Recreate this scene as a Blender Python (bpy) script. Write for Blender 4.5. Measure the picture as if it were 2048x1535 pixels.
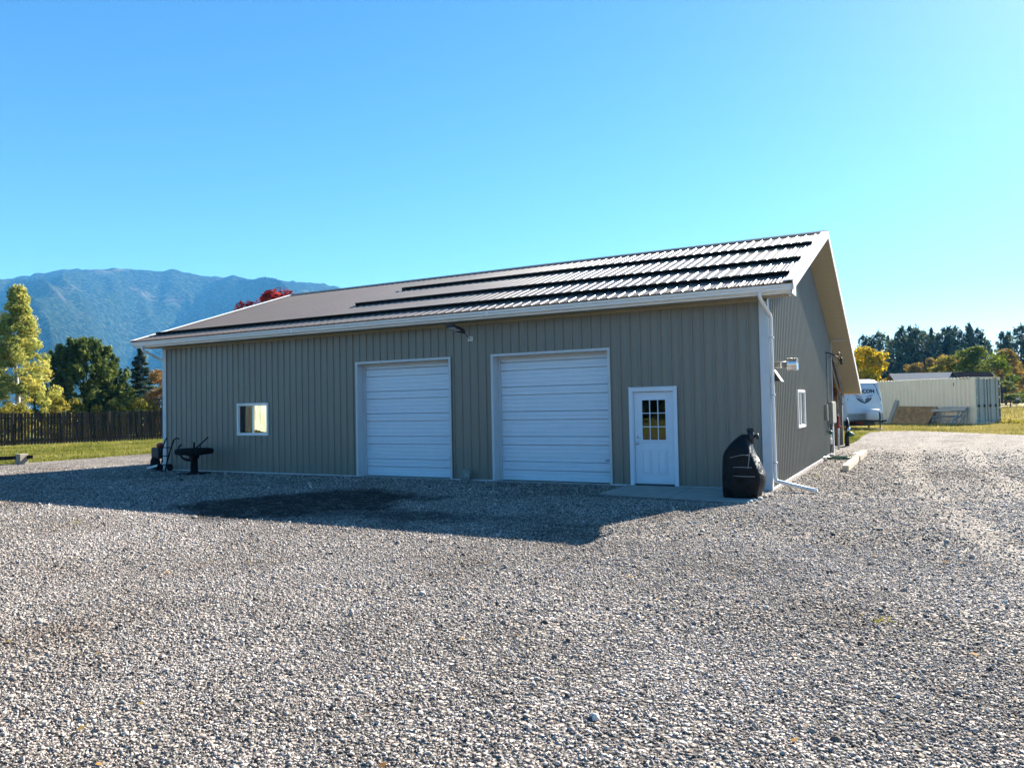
import bpy, bmesh, math, random
import numpy as np
from mathutils import Vector, Matrix, noise as mnoise

R = math.radians
scene = bpy.context.scene
for o in list(bpy.data.objects):
    bpy.data.objects.remove(o, do_unlink=True)
COL = scene.collection

# ------------------------------------------------------------------ camera
CAM = Vector((2.6731, -15.6851, 1.7733))
CF = Vector((-0.47570532, 0.8790781, 0.03043249))
CR = Vector((0.87903098, 0.47635983, -0.01964281))
CU = Vector((0.03176438, -0.01740691, 0.9993438))
cam_d = bpy.data.cameras.new('camera')
cam_d.sensor_fit = 'HORIZONTAL'
cam_d.sensor_width = 36.0
cam_d.lens = 36.0 * 1507.57 / 2048.0
cam_d.clip_start = 0.05
cam_d.clip_end = 30000
cam = bpy.data.objects.new('camera', cam_d)
COL.objects.link(cam)
m = Matrix((CR, CU, -CF)).transposed().to_4x4()
m.translation = CAM
cam.matrix_world = m
scene.camera = cam

# ------------------------------------------------------------------ light
SUN_EL, SUN_AZ = R(32.1), R(16.2)
world = bpy.data.worlds.new('World')
scene.world = world
world.use_nodes = True
wn = world.node_tree
bg = wn.nodes['Background']
sky = wn.nodes.new('ShaderNodeTexSky')
sky.sky_type = 'NISHITA'
sky.sun_disc = False
sky.sun_elevation = SUN_EL
sky.sun_rotation = SUN_AZ
sky.altitude = 900
sky.air_density = 1.0
sky.dust_density = 0.28
sky.ozone_density = 2.2
hs = wn.nodes.new('ShaderNodeHueSaturation')
hs.inputs['Hue'].default_value = 0.497
hs.inputs['Saturation'].default_value = 1.28
hs.inputs['Value'].default_value = 0.92
wn.links.new(sky.outputs[0], hs.inputs['Color'])
wn.links.new(hs.outputs[0], bg.inputs[0])
bg.inputs[1].default_value = 0.05

sun_d = bpy.data.lights.new('sun', 'SUN')
sun_d.energy = 5.0
sun_d.angle = R(0.5)
sun_d.color = (1.0, 0.92, 0.79)
sun = bpy.data.objects.new('sun', sun_d)
COL.objects.link(sun)
SDIR = Vector((math.sin(SUN_AZ) * math.cos(SUN_EL), math.cos(SUN_AZ) * math.cos(SUN_EL), math.sin(SUN_EL)))
sun.rotation_euler = SDIR.to_track_quat('Z', 'Y').to_euler()
sun.location = (20, 40, 40)

vs = scene.view_settings
vs.view_transform = 'Standard'
vs.look = 'None'
vs.exposure = 2.2
vs.gamma = 1.0
vs.use_curve_mapping = False
scene.cycles.use_denoising = True
scene.cycles.max_bounces = 8
scene.cycles.transparent_max_bounces = 16
scene.cycles.volume_bounces = 1
scene.cycles.caustics_reflective = False
scene.cycles.caustics_refractive = False

# ------------------------------------------------------------------ helpers: materials
def new_mat(name):
    mt = bpy.data.materials.new(name)
    mt.use_nodes = True
    nt = mt.node_tree
    return mt, nt, nt.nodes['Principled BSDF']

def coords(nt, kind='Object'):
    return nt.nodes.new('ShaderNodeTexCoord').outputs[kind]

def tex_noise(nt, vec, scale, detail=4, rough=0.6):
    n = nt.nodes.new('ShaderNodeTexNoise')
    n.inputs['Scale'].default_value = scale
    n.inputs['Detail'].default_value = detail
    n.inputs['Roughness'].default_value = rough
    if vec is not None:
        nt.links.new(vec, n.inputs['Vector'])
    return n

def ramp(nt, fac, stops):
    r = nt.nodes.new('ShaderNodeValToRGB')
    el = r.color_ramp.elements
    while len(el) < len(stops):
        el.new(0.5)
    for e, (p, c) in zip(el, stops):
        e.position = p
        e.color = (c[0], c[1], c[2], 1)
    nt.links.new(fac, r.inputs[0])
    return r.outputs[0]

def mixc(nt, fac, a, b, mode='MIX'):
    n = nt.nodes.new('ShaderNodeMix')
    n.data_type = 'RGBA'
    n.blend_type = mode
    for sock, v in ((n.inputs[0], fac), (n.inputs[6], a), (n.inputs[7], b)):
        if hasattr(v, 'is_linked') or hasattr(v, 'node'):
            nt.links.new(v, sock)
        elif isinstance(v, (int, float)):
            sock.default_value = v
        else:
            sock.default_value = (v[0], v[1], v[2], 1)
    return n.outputs[2]

def math_n(nt, op, a, b=0.0, clamp=False):
    n = nt.nodes.new('ShaderNodeMath')
    n.operation = op
    n.use_clamp = clamp
    for i, v in enumerate((a, b)):
        if isinstance(v, (int, float)):
            n.inputs[i].default_value = v
        else:
            nt.links.new(v, n.inputs[i])
    return n.outputs[0]

def bump(nt, bsdf, height, strength=0.3, dist=0.01):
    b = nt.nodes.new('ShaderNodeBump')
    b.inputs['Strength'].default_value = strength
    b.inputs['Distance'].default_value = dist
    nt.links.new(height, b.inputs['Height'])
    nt.links.new(b.outputs[0], bsdf.inputs['Normal'])
    return b

def simple(name, col, rough=0.6, metal=0.0, var=0.08, scale=6.0, bmp=0.0, spec=0.5, stretch=None):
    """plain material with slight mottling (dirt and wear)"""
    mt, nt, b = new_mat(name)
    co = coords(nt)
    if stretch:
        mp = nt.nodes.new('ShaderNodeMapping')
        mp.inputs['Scale'].default_value = stretch
        nt.links.new(co, mp.inputs[0])
        co = mp.outputs[0]
    n = tex_noise(nt, co, scale, 6, 0.65)
    lo = tuple(max(0, c * (1 - var)) for c in col)
    hi = tuple(min(1, c * (1 + var)) for c in col)
    c = ramp(nt, n.outputs[0], [(0.3, lo), (0.7, hi)])
    nt.links.new(c, b.inputs['Base Color'])
    b.inputs['Roughness'].default_value = rough
    b.inputs['Metallic'].default_value = metal
    b.inputs['Specular IOR Level'].default_value = spec
    if bmp:
        bump(nt, b, n.outputs[0], bmp, 0.01)
    return mt

def painted_metal(name, col, rough=0.38, dirt=0.25):
    """factory painted sheet steel: satin, faint vertical streaks, dust near the foot"""
    mt, nt, b = new_mat(name)
    co = coords(nt)
    mp = nt.nodes.new('ShaderNodeMapping')
    mp.inputs['Scale'].default_value = (7, 7, 0.35)
    nt.links.new(co, mp.inputs[0])
    n1 = tex_noise(nt, mp.outputs[0], 1.0, 5)
    n2 = tex_noise(nt, co, 0.6, 4)
    c1 = ramp(nt, n1.outputs[0], [(0.3, tuple(x * 0.93 for x in col)), (0.7, tuple(x * 1.05 for x in col))])
    c2 = mixc(nt, n2.outputs[0], c1, tuple(x * 0.92 for x in col))
    sep = nt.nodes.new('ShaderNodeSeparateXYZ')
    nt.links.new(co, sep.inputs[0])
    f = math_n(nt, 'MULTIPLY', sep.outputs[2], -1.6)
    f = math_n(nt, 'ADD', f, 0.55, True)
    n3 = tex_noise(nt, co, 5.0, 6)
    f = math_n(nt, 'MULTIPLY', f, n3.outputs[0])
    f = math_n(nt, 'MULTIPLY', f, dirt * 2)
    c3 = mixc(nt, f, c2, (0.22, 0.19, 0.15))
    nt.links.new(c3, b.inputs['Base Color'])
    rr = math_n(nt, 'MULTIPLY', n2.outputs[0], 0.2)
    rr = math_n(nt, 'ADD', rr, rough - 0.1)
    nt.links.new(rr, b.inputs['Roughness'])
    nb = tex_noise(nt, co, 1.3, 2)
    bump(nt, b, nb.outputs[0], 0.2, 0.025)
    return mt

def wood(name, c0, c1, scale=(2, 2, 14), rough=0.8, bmp=0.4):
    mt, nt, b = new_mat(name)
    co = coords(nt)
    mp = nt.nodes.new('ShaderNodeMapping')
    mp.inputs['Scale'].default_value = scale
    nt.links.new(co, mp.inputs[0])
    n = tex_noise(nt, mp.outputs[0], 3.0, 8, 0.7)
    oi = nt.nodes.new('ShaderNodeObjectInfo')
    c = ramp(nt, n.outputs[0], [(0.28, c0), (0.72, c1)])
    v = math_n(nt, 'MULTIPLY', oi.outputs['Random'], 0.5)
    v = math_n(nt, 'ADD', v, 0.72)
    hsv = nt.nodes.new('ShaderNodeHueSaturation')
    nt.links.new(v, hsv.inputs['Value'])
    nt.links.new(c, hsv.inputs['Color'])
    nt.links.new(hsv.outputs[0], b.inputs['Base Color'])
    b.inputs['Roughness'].default_value = rough
    b.inputs['Specular IOR Level'].default_value = 0.25
    bump(nt, b, n.outputs[0], bmp, 0.01)
    return mt

def leaf_mat(name, cols, trans=0.35, rough=0.55):
    """leaf colour picked per leaf from the face attribute 'tone'"""
    mt, nt, b = new_mat(name)
    at = nt.nodes.new('ShaderNodeAttribute')
    at.attribute_name = 'tone'
    k = len(cols)
    c = ramp(nt, at.outputs['Fac'], [(0.08 + 0.84 * i / max(1, k - 1), cc) for i, cc in enumerate(cols)])
    nt.links.new(c, b.inputs['Base Color'])
    b.inputs['Roughness'].default_value = 0.75
    b.inputs['Specular IOR Level'].default_value = 0.08
    tr = nt.nodes.new('ShaderNodeBsdfTranslucent')
    nt.links.new(c, tr.inputs[0])
    mx = nt.nodes.new('ShaderNodeMixShader')
    mx.inputs[0].default_value = trans
    nt.links.new(b.outputs[0], mx.inputs[1])
    nt.links.new(tr.outputs[0], mx.inputs[2])
    nt.links.new(mx.outputs[0], nt.nodes['Material Output'].inputs[0])
    return mt

def glass_mat(name, tint=(0.75, 0.8, 0.8), rough=0.0, wob=0.0):
    mt, nt, b = new_mat(name)
    nt.nodes.remove(b)
    gl = nt.nodes.new('ShaderNodeBsdfGlossy')
    gl.inputs['Roughness'].default_value = rough
    tp = nt.nodes.new('ShaderNodeBsdfTransparent')
    tp.inputs[0].default_value = (*tint, 1)
    lw = nt.nodes.new('ShaderNodeLayerWeight')
    lw.inputs[0].default_value = 0.5
    fac = math_n(nt, 'POWER', lw.outputs['Facing'], 4.0)
    fac = math_n(nt, 'ADD', math_n(nt, 'MULTIPLY', fac, 0.85), 0.07, True)
    if wob:
        n = tex_noise(nt, coords(nt), 4.0, 2)
        bp = nt.nodes.new('ShaderNodeBump')
        bp.inputs['Strength'].default_value = wob
        bp.inputs['Distance'].default_value = 0.02
        nt.links.new(n.outputs[0], bp.inputs['Height'])
        nt.links.new(bp.outputs[0], gl.inputs['Normal'])
    mx = nt.nodes.new('ShaderNodeMixShader')
    nt.links.new(fac, mx.inputs[0])
    nt.links.new(tp.outputs[0], mx.inputs[1])
    nt.links.new(gl.outputs[0], mx.inputs[2])
    nt.links.new(mx.outputs[0], nt.nodes['Material Output'].inputs[0])
    return mt

def gravel_color(nt, co, tone):
    """stone colour from a 0..1 random value"""
    return ramp(nt, tone, [(0.0, (0.055, 0.052, 0.05)), (0.16, (0.15, 0.138, 0.132)), (0.34, (0.30, 0.27, 0.252)),
                           (0.5, (0.40, 0.37, 0.348)), (0.64, (0.21, 0.20, 0.194)), (0.8, (0.46, 0.432, 0.404)),
                           (0.92, (0.40, 0.315, 0.275)), (1.0, (0.60, 0.58, 0.55))])

def track_mask(nt, pos):
    """two worn wheel tracks that run past the gable end, gently curved"""
    sp = nt.nodes.new('ShaderNodeSeparateXYZ'); nt.links.new(pos, sp.inputs[0])
    y = sp.outputs[1]
    xc = math_n(nt, 'ADD', math_n(nt, 'MULTIPLY', math_n(nt, 'MULTIPLY', y, y), 0.006), math_n(nt, 'ADD', math_n(nt, 'MULTIPLY', y, -0.10), 3.6))
    w = tex_noise(nt, pos, 0.5, 4, 0.6)
    xc = math_n(nt, 'ADD', xc, math_n(nt, 'MULTIPLY', math_n(nt, 'SUBTRACT', w.outputs[0], 0.5), 1.4))
    d = math_n(nt, 'ABSOLUTE', math_n(nt, 'SUBTRACT', math_n(nt, 'ABSOLUTE', math_n(nt, 'SUBTRACT', sp.outputs[0], xc)), 0.82))
    mr = nt.nodes.new('ShaderNodeMapRange')
    mr.inputs[1].default_value = 0.42; mr.inputs[2].default_value = 0.08
    nt.links.new(d, mr.inputs[0])
    return math_n(nt, 'MULTIPLY', mr.outputs[0], 0.32)

def stain_mask(nt, pos):
    """damp oily patch on the yard in front of the left garage door"""
    w = tex_noise(nt, pos, 0.42, 8, 0.66)
    sub = nt.nodes.new('ShaderNodeVectorMath'); sub.operation = 'SUBTRACT'
    sub.inputs[1].default_value = (0.5, 0.5, 0.5)
    nt.links.new(w.outputs['Color'], sub.inputs[0])
    sc = nt.nodes.new('ShaderNodeVectorMath'); sc.operation = 'SCALE'
    sc.inputs['Scale'].default_value = 4.4
    nt.links.new(sub.outputs[0], sc.inputs[0])
    ad = nt.nodes.new('ShaderNodeVectorMath'); ad.operation = 'ADD'
    nt.links.new(pos, ad.inputs[0])
    nt.links.new(sc.outputs[0], ad.inputs[1])
    def blob(cx, cy, rx, ry, lo, hi):
        s1 = nt.nodes.new('ShaderNodeVectorMath'); s1.operation = 'SUBTRACT'
        s1.inputs[1].default_value = (cx, cy, 0)
        nt.links.new(ad.outputs[0], s1.inputs[0])
        s2 = nt.nodes.new('ShaderNodeVectorMath'); s2.operation = 'MULTIPLY'
        s2.inputs[1].default_value = (1 / rx, 1 / ry, 0)
        nt.links.new(s1.outputs[0], s2.inputs[0])
        ln = nt.nodes.new('ShaderNodeVectorMath'); ln.operation = 'LENGTH'
        nt.links.new(s2.outputs[0], ln.inputs[0])
        mr = nt.nodes.new('ShaderNodeMapRange')
        mr.inputs[1].default_value = hi
        mr.inputs[2].default_value = lo
        nt.links.new(ln.outputs['Value'], mr.inputs[0])
        return mr.outputs[0]
    a = blob(-7.6, -4.8, 2.2, 2.6, 0.80, 1.06)
    b = math_n(nt, 'MULTIPLY', blob(-5.2, -5.9, 1.7, 0.8, 0.5, 1.2), 0.75)
    c = math_n(nt, 'MULTIPLY', blob(-3.3, -5.6, 1.6, 0.7, 0.3, 1.2), 0.5)
    m_ = math_n(nt, 'MAXIMUM', math_n(nt, 'MAXIMUM', a, b), c)
    br = tex_noise(nt, pos, 3.5, 6, 0.7)
    k = math_n(nt, 'ADD', math_n(nt, 'MULTIPLY', math_n(nt, 'SUBTRACT', br.outputs[0], 0.5), 2.2), 0.92, True)
    return math_n(nt, 'MULTIPLY', m_, k)

# ------------------------------------------------------------------ helpers: mesh
class MB:
    def __init__(s):
        s.v = []; s.f = []
    def add(s, vs, fs):
        o = len(s.v)
        s.v += [tuple(p) for p in vs]
        s.f += [tuple(i + o for i in f) for f in fs]
        return s
    def box(s, x0, x1, y0, y1, z0, z1):
        vs = [(x, y, z) for z in (z0, z1) for y in (y0, y1) for x in (x0, x1)]
        return s.add(vs, [(0, 2, 3, 1), (4, 5, 7, 6), (0, 1, 5, 4), (2, 6, 7, 3), (0, 4, 6, 2), (1, 3, 7, 5)])
    def hexa(s, b, t):
        """b, t: four bottom and four top points, same winding"""
        return s.add(list(b) + list(t), [(3, 2, 1, 0), (4, 5, 6, 7)] + [(i, (i + 1) % 4, 4 + (i + 1) % 4, 4 + i) for i in range(4)])
    def beam(s, a, b, w, h, up=(0, 0, 1), ow=0.0, oh=0.0):
        a = Vector(a); b = Vector(b)
        d = (b - a).normalized(); up = Vector(up)
        side = d.cross(up)
        if side.length < 1e-5:
            side = d.cross(Vector((1, 0, 0)))
        side.normalize(); u = side.cross(d).normalized()
        def ring(p):
            return [p + side * (sx * w / 2 + ow) + u * (sy * h / 2 + oh) for sx, sy in ((-1, -1), (1, -1), (1, 1), (-1, 1))]
        return s.hexa(ring(a), ring(b))
    def prism(s, prof, fn, t0, t1):
        n = len(prof)
        vs = [fn(p, t0) for p in prof] + [fn(p, t1) for p in prof]
        fs = [(i, (i + 1) % n, n + (i + 1) % n, n + i) for i in range(n)]
        fs += [tuple(range(n - 1, -1, -1)), tuple(range(n, 2 * n))]
        return s.add(vs, fs)
    def tube(s, pts, r, n=8, caps=True, sq=None):
        pts = [Vector(p) for p in pts]
        rs = r if isinstance(r, (list, tuple)) else [r] * len(pts)
        rings = []; prev = None
        for i, p in enumerate(pts):
            d = (pts[min(i + 1, len(pts) - 1)] - pts[max(i - 1, 0)]).normalized()
            ref = Vector((0, 0, 1)) if prev is None else prev
            if abs(d.dot(ref)) > 0.98 and prev is None:
                ref = Vector((1, 0, 0))
            u = (ref - d * ref.dot(d)).normalized(); w = d.cross(u)
            prev = u
            ring = []
            for k in range(n):
                a = 2 * math.pi * (k + 0.5) / n
                ca, sa = math.cos(a), math.sin(a)
                if sq:
                    ring.append(p + u * (sq[1] * (1 if ca > 0 else -1)) * (abs(ca) > .3) + w * (sq[0] * (1 if sa > 0 else -1)) * (abs(sa) > .3))
                else:
                    ring.append(p + u * (ca * rs[i]) + w * (sa * rs[i]))
            rings.append(ring)
        vs = [q for ring in rings for q in ring]
        fs = []
        for i in range(len(pts) - 1):
            for k in range(n):
                a = i * n + k; b = i * n + (k + 1) % n
                fs.append((a, b, b + n, a + n))
        if caps:
            fs.append(tuple(range(n - 1, -1, -1)))
            fs.append(tuple(range((len(pts) - 1) * n, len(pts) * n)))
        return s.add(vs, fs)
    def lathe(s, prof, c=(0, 0, 0), n=16, axis='z'):
        """prof: (radius, height) pairs"""
        vs = []
        for r_, h in prof:
            for k in range(n):
                a = 2 * math.pi * k / n
                x, y = r_ * math.cos(a), r_ * math.sin(a)
                p = {'z': (x, y, h), 'x': (h, x, y), 'y': (x, h, y)}[axis]
                vs.append((p[0] + c[0], p[1] + c[1], p[2] + c[2]))
        fs = []
        for i in range(len(prof) - 1):
            for k in range(n):
                a = i * n + k; b = i * n + (k + 1) % n
                fs.append((a, b, b + n, a + n))
        fs.append(tuple(range(n - 1, -1, -1)))
        fs.append(tuple(range((len(prof) - 1) * n, len(prof) * n)))
        return s.add(vs, fs)
    def mesh(s, name, mat, smooth=False):
        me = bpy.data.meshes.new(name)
        me.from_pydata(s.v, [], s.f)
        if mat:
            me.materials.append(mat)
        if smooth:
            me.polygons.foreach_set('use_smooth', [True] * len(me.polygons))
        me.update()
        return me
    def build(s, name, mat, parent=None, smooth=False, fix=True):
        me = s.mesh(name, mat, smooth)
        if fix:
            bm = bmesh.new(); bm.from_mesh(me)
            bmesh.ops.recalc_face_normals(bm, faces=bm.faces)
            bm.to_mesh(me); bm.free()
        return link(name, me, parent)

def link(name, data, parent=None):
    o = bpy.data.objects.new(name, data)
    COL.objects.link(o)
    if parent is not None:
        o.parent = parent
    return o

def tag(o, label=None, cat=None, group=None, kind=None):
    if label: o['label'] = label
    if cat: o['category'] = cat
    if group: o['group'] = group
    if kind: o['kind'] = kind
    return o

def thing(name, label, cat, loc=(0, 0, 0), rz=0.0, group=None):
    o = link(name, None)
    o.empty_display_size = 0.2
    o.location = loc
    o.rotation_euler = (0, 0, rz)
    return tag(o, label, cat, group)

def copy_tree(o, parent=None):
    c = o.copy(); COL.objects.link(c); c.parent = parent
    for ch in list(o.children):
        copy_tree(ch, c)
    return c

def bevel(o, w=0.004, seg=2):
    md = o.modifiers.new('bevel', 'BEVEL')
    md.width = w; md.segments = seg; md.limit_method = 'ANGLE'; md.angle_limit = R(40)
    return o

rng = np.random.default_rng(11)
random.seed(5)

def smoothstep(a, b, x):
    t = min(1.0, max(0.0, (x - a) / (b - a)))
    return t * t * (3 - 2 * t)

def ground_h(x, y):
    d = math.hypot(x - 2.67, y + 15.7)
    h = 0.17 * smoothstep(26, 46, d) + 0.45 * smoothstep(62, 150, d)
    return h

# ------------------------------------------------------------------ shared materials
M = {}
M['siding'] = painted_metal('tan_siding', (0.225, 0.211, 0.174), 0.36)
M['roof'] = painted_metal('brown_roof', (0.115, 0.092, 0.078), 0.40, 0.0)
M['white'] = simple('white_trim', (0.78, 0.78, 0.76), 0.42, 0, 0.04, 3)
M['trim'] = simple('off_white_trim', (0.55, 0.58, 0.60), 0.45, 0, 0.05, 3)
M['door_white'] = simple('white_door', (0.66, 0.74, 0.82), 0.4, 0, 0.03, 4)
M['soffit'] = simple('soffit_tan', (0.34, 0.312, 0.215), 0.5, 0, 0.06, 8)
M['dark'] = simple('dark_metal', (0.016, 0.015, 0.014), 0.5, 0.3, 0.3, 9)
M['ridge'] = simple('ridge_cap_dark', (0.05, 0.055, 0.045), 0.45, 0, 0.15, 5)
M['black'] = simple('black_plastic', (0.012, 0.012, 0.013), 0.5, 0, 0.3, 12)
M['rubber'] = simple('rubber', (0.008, 0.008, 0.008), 0.9, 0, 0.3, 20, 0.2, 0.15)
M['galv'] = simple('galvanised_steel', (0.62, 0.63, 0.64), 0.25, 0.95, 0.1, 14)
M['grey_metal'] = simple('grey_metal', (0.30, 0.31, 0.30), 0.5, 0.3, 0.2, 7, 0.15)
M['concrete'] = simple('concrete', (0.29, 0.285, 0.265), 0.9, 0, 0.16, 5, 0.25, 0.2)
M['glass'] = glass_mat('window_glass', (0.7, 0.74, 0.72), 0.0, 0.05)
M['fence'] = wood('dark_fence_wood', (0.010, 0.007, 0.005), (0.036, 0.025, 0.018), (12, 12, 1.0))
M['greywood'] = wood('weathered_wood', (0.20, 0.17, 0.13), (0.42, 0.37, 0.30), (9, 1.2, 9))
M['palewood'] = wood('pale_timber', (0.36, 0.29, 0.20), (0.62, 0.54, 0.42), (9, 0.8, 9), 0.75)
M['osb'] = simple('strand_board', (0.34, 0.19, 0.08), 0.8, 0, 0.55, 16, 0.3)
M['osb2'] = simple('weathered_strand_board', (0.31, 0.165, 0.06), 0.85, 0, 0.5, 3.2, 0.3)
M['red'] = simple('red_paint', (0.32, 0.02, 0.015), 0.45, 0, 0.2, 10)
M['green'] = simple('green_hose', (0.006, 0.10, 0.055), 0.4, 0, 0.2, 10)
M['cream'] = painted_metal('container_cream', (0.84, 0.68, 0.47), 0.5, 0.3)
M['bark'] = wood('bark', (0.06, 0.045, 0.032), (0.17, 0.135, 0.10), (5, 5, 1), 0.9, 0.6)
M['birchbark'] = wood('pale_bark', (0.30, 0.28, 0.24), (0.55, 0.52, 0.47), (4, 4, 2), 0.8, 0.3)

M['boxgrey'] = simple('cabinet_grey', (0.20, 0.20, 0.175), 0.6, 0, .1, 6)
M['dull_black'] = simple('dull_black_iron', (0.006, 0.006, 0.006), 0.8, 0, .3, 9, 0, .15)
# ================================================================== GROUND
def polar_sheet(name, mat, rings, nseg, c=(2.67, -15.7)):
    vs = [(c[0], c[1], 0)]; fs = []
    for r_ in rings:
        for k in range(nseg):
            a = 2 * math.pi * k / nseg
            x = c[0] + r_ * math.sin(a); y = c[1] + r_ * math.cos(a)
            vs.append((x, y, ground_h(x, y)))
    for k in range(nseg):
        fs.append((0, 1 + (k + 1) % nseg, 1 + k))
    for i in range(len(rings) - 1):
        o = 1 + i * nseg
        for k in range(nseg):
            a = o + k; b = o + (k + 1) % nseg
            fs.append((a, b, b + nseg, a + nseg))
    me = bpy.data.meshes.new(name)
    me.from_pydata(vs, [], fs); me.materials.append(mat)
    me.polygons.foreach_set('use_smooth', [True] * len(me.polygons))
    bm = bmesh.new(); bm.from_mesh(me); bmesh.ops.recalc_face_normals(bm, faces=bm.faces); bm.to_mesh(me); bm.free()
    o = link(name, me)
    return o

def grass_ground_mat():
    mt, nt, b = new_mat('grass_ground')
    co = coords(nt)
    sep = nt.nodes.new('ShaderNodeSeparateXYZ'); nt.links.new(co, sep.inputs[0])
    fine = tex_noise(nt, co, 9, 8, 0.75)
    mid = tex_noise(nt, co, 0.7, 6, 0.65)
    big = tex_noise(nt, co, 0.09, 4, 0.6)
    green = ramp(nt, fine.outputs[0], [(0.25, (0.045, 0.055, 0.012)), (0.5, (0.125, 0.14, 0.03)), (0.75, (0.24, 0.235, 0.07))])
    dry = ramp(nt, fine.outputs[0], [(0.25, (0.11, 0.085, 0.03)), (0.5, (0.27, 0.215, 0.085)), (0.75, (0.42, 0.34, 0.15))])
    # dry hay field begins beyond the mown strip by the container
    f = nt.nodes.new('ShaderNodeMapRange')
    f.inputs[1].default_value = 26; f.inputs[2].default_value = 52
    nt.links.new(sep.outputs[1], f.inputs[0])
    fx = nt.nodes.new('ShaderNodeMapRange')
    fx.inputs[1].default_value = -20; fx.inputs[2].default_value = -8
    nt.links.new(sep.outputs[0], fx.inputs[0])
    dryf = math_n(nt, 'ADD', math_n(nt, 'MULTIPLY', f.outputs[0], 0.75), math_n(nt, 'MULTIPLY', fx.outputs[0], 0.30))
    dryf = math_n(nt, 'ADD', dryf, math_n(nt, 'MULTIPLY', math_n(nt, 'SUBTRACT', mid.outputs[0], 0.5), 1.6))
    dryf = math_n(nt, 'ADD', dryf, math_n(nt, 'MULTIPLY', math_n(nt, 'SUBTRACT', big.outputs[0], 0.5), 1.2), True)
    c = mixc(nt, dryf, green, dry)
    nt.links.new(c, b.inputs['Base Color'])
    b.inputs['Roughness'].default_value = 0.95
    b.inputs['Specular IOR Level'].default_value = 0.1
    bump(nt, b, fine.outputs[0], 0.9, 0.08)
    return mt
M['grass_ground'] = grass_ground_mat()
rings = [4, 8, 12, 16, 20, 24, 28, 32, 36, 40, 44, 48, 54, 60, 70, 80, 95, 110, 130, 150, 180, 230, 300, 420, 600, 900, 1400, 2200, 3200, 4300]
tag(polar_sheet('ground', M['grass_ground'], rings, 96), kind='structure')

def gravel_mat():
    mt, nt, b = new_mat('gravel_sheet')
    co = coords(nt)
    v1 = nt.nodes.new('ShaderNodeTexVoronoi')
    v1.inputs['Scale'].default_value = 24
    v1.inputs['Randomness'].default_value = 1.0
    nt.links.new(co, v1.inputs['Vector'])
    v2 = nt.nodes.new('ShaderNodeTexVoronoi')
    v2.inputs['Scale'].default_value = 9
    nt.links.new(co, v2.inputs['Vector'])
    s1 = nt.nodes.new('ShaderNodeSeparateColor'); nt.links.new(v1.outputs['Color'], s1.inputs[0])
    s2 = nt.nodes.new('ShaderNodeSeparateColor'); nt.links.new(v2.outputs['Color'], s2.inputs[0])
    c1 = gravel_color(nt, co, s1.outputs[0])
    c2 = gravel_color(nt, co, s2.outputs[1])
    c = mixc(nt, 0.35, c1, c2)
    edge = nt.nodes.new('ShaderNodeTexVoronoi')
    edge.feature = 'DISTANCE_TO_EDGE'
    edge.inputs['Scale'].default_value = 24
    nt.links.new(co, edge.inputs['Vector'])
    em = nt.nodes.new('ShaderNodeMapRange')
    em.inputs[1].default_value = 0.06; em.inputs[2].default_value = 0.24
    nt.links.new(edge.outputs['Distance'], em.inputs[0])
    gap_noise = tex_noise(nt, co, 2.2, 5, 0.7)
    fm = math_n(nt, 'ADD', em.outputs[0], math_n(nt, 'MULTIPLY', math_n(nt, 'SUBTRACT', gap_noise.outputs[0], 0.45), 1.6), True)
    c = mixc(nt, fm, (0.035, 0.030, 0.026), c)  # near-black along the cell edges paints the shade between stones
    big = tex_noise(nt, co, 0.35, 5, 0.6)
    dirt = ramp(nt, big.outputs[0], [(0.30, (0.68, 0.61, 0.54)), (0.42, (0.93, 0.90, 0.86)), (0.65, (1.20, 1.18, 1.16))])
    c = mixc(nt, 1.0, c, dirt, 'MULTIPLY')
    c = mixc(nt, track_mask(nt, co), c, (0.27, 0.235, 0.205))
    st = stain_mask(nt, co)
    c = mixc(nt, math_n(nt, 'MULTIPLY', st, 0.93), c, (0.010, 0.009, 0.009))
    nt.links.new(c, b.inputs['Base Color'])
    b.inputs['Roughness'].default_value = 0.9
    b.inputs['Specular IOR Level'].default_value = 0.2
    inv = math_n(nt, 'SUBTRACT', 1.0, math_n(nt, 'MULTIPLY', v1.outputs['Distance'], 1.3))
    inv2 = math_n(nt, 'SUBTRACT', 1.0, math_n(nt, 'MULTIPLY', v2.outputs['Distance'], 1.3))
    hgt = math_n(nt, 'ADD', inv, math_n(nt, 'MULTIPLY', inv2, 1.2))
    bump(nt, b, hgt, 1.0, 0.028)
    return mt
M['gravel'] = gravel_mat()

YARD = [(-26.2, 16), (-26.25, 9), (-26.25, 5.2), (-26.3, 2), (-26.55, -0.5), (-27.3, -3.0), (-31, -6.5), (-45, -11), (-60, -14), (-60, -21.5), (-12, -22.5), (6, -22), (48, -24),
        (48, 8), (26, 15.5), (13, 20.2), (6.5, 23.2), (4.2, 25.6), (2.3, 27.3), (0.9, 26.9), (0.35, 25.6), (0.22, 22), (0.28, 18.6), (0.12, 17.0), (-0.6, 16.6), (-19, 16.6)]

def dense_poly(poly, step=0.35, jit=0.10, seed=1):
    out = []
    n = len(poly)
    for i in range(n):
        a = Vector((*poly[i], 0)); b = Vector((*poly[(i + 1) % n], 0))
        L = (b - a).length
        k = max(1, int(L / step)) if L < 60 else 6
        for j in range(k):
            p = a.lerp(b, j / k)
            if L < 60:
                p.x += jit * (mnoise.noise(Vector((p.x * 1.7, p.y * 1.7, seed))) * 2.0)
                p.y += jit * (mnoise.noise(Vector((p.x * 1.7, p.y * 1.7, seed + 9))) * 2.0)
            out.append((p.x, p.y))
    return out

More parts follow.
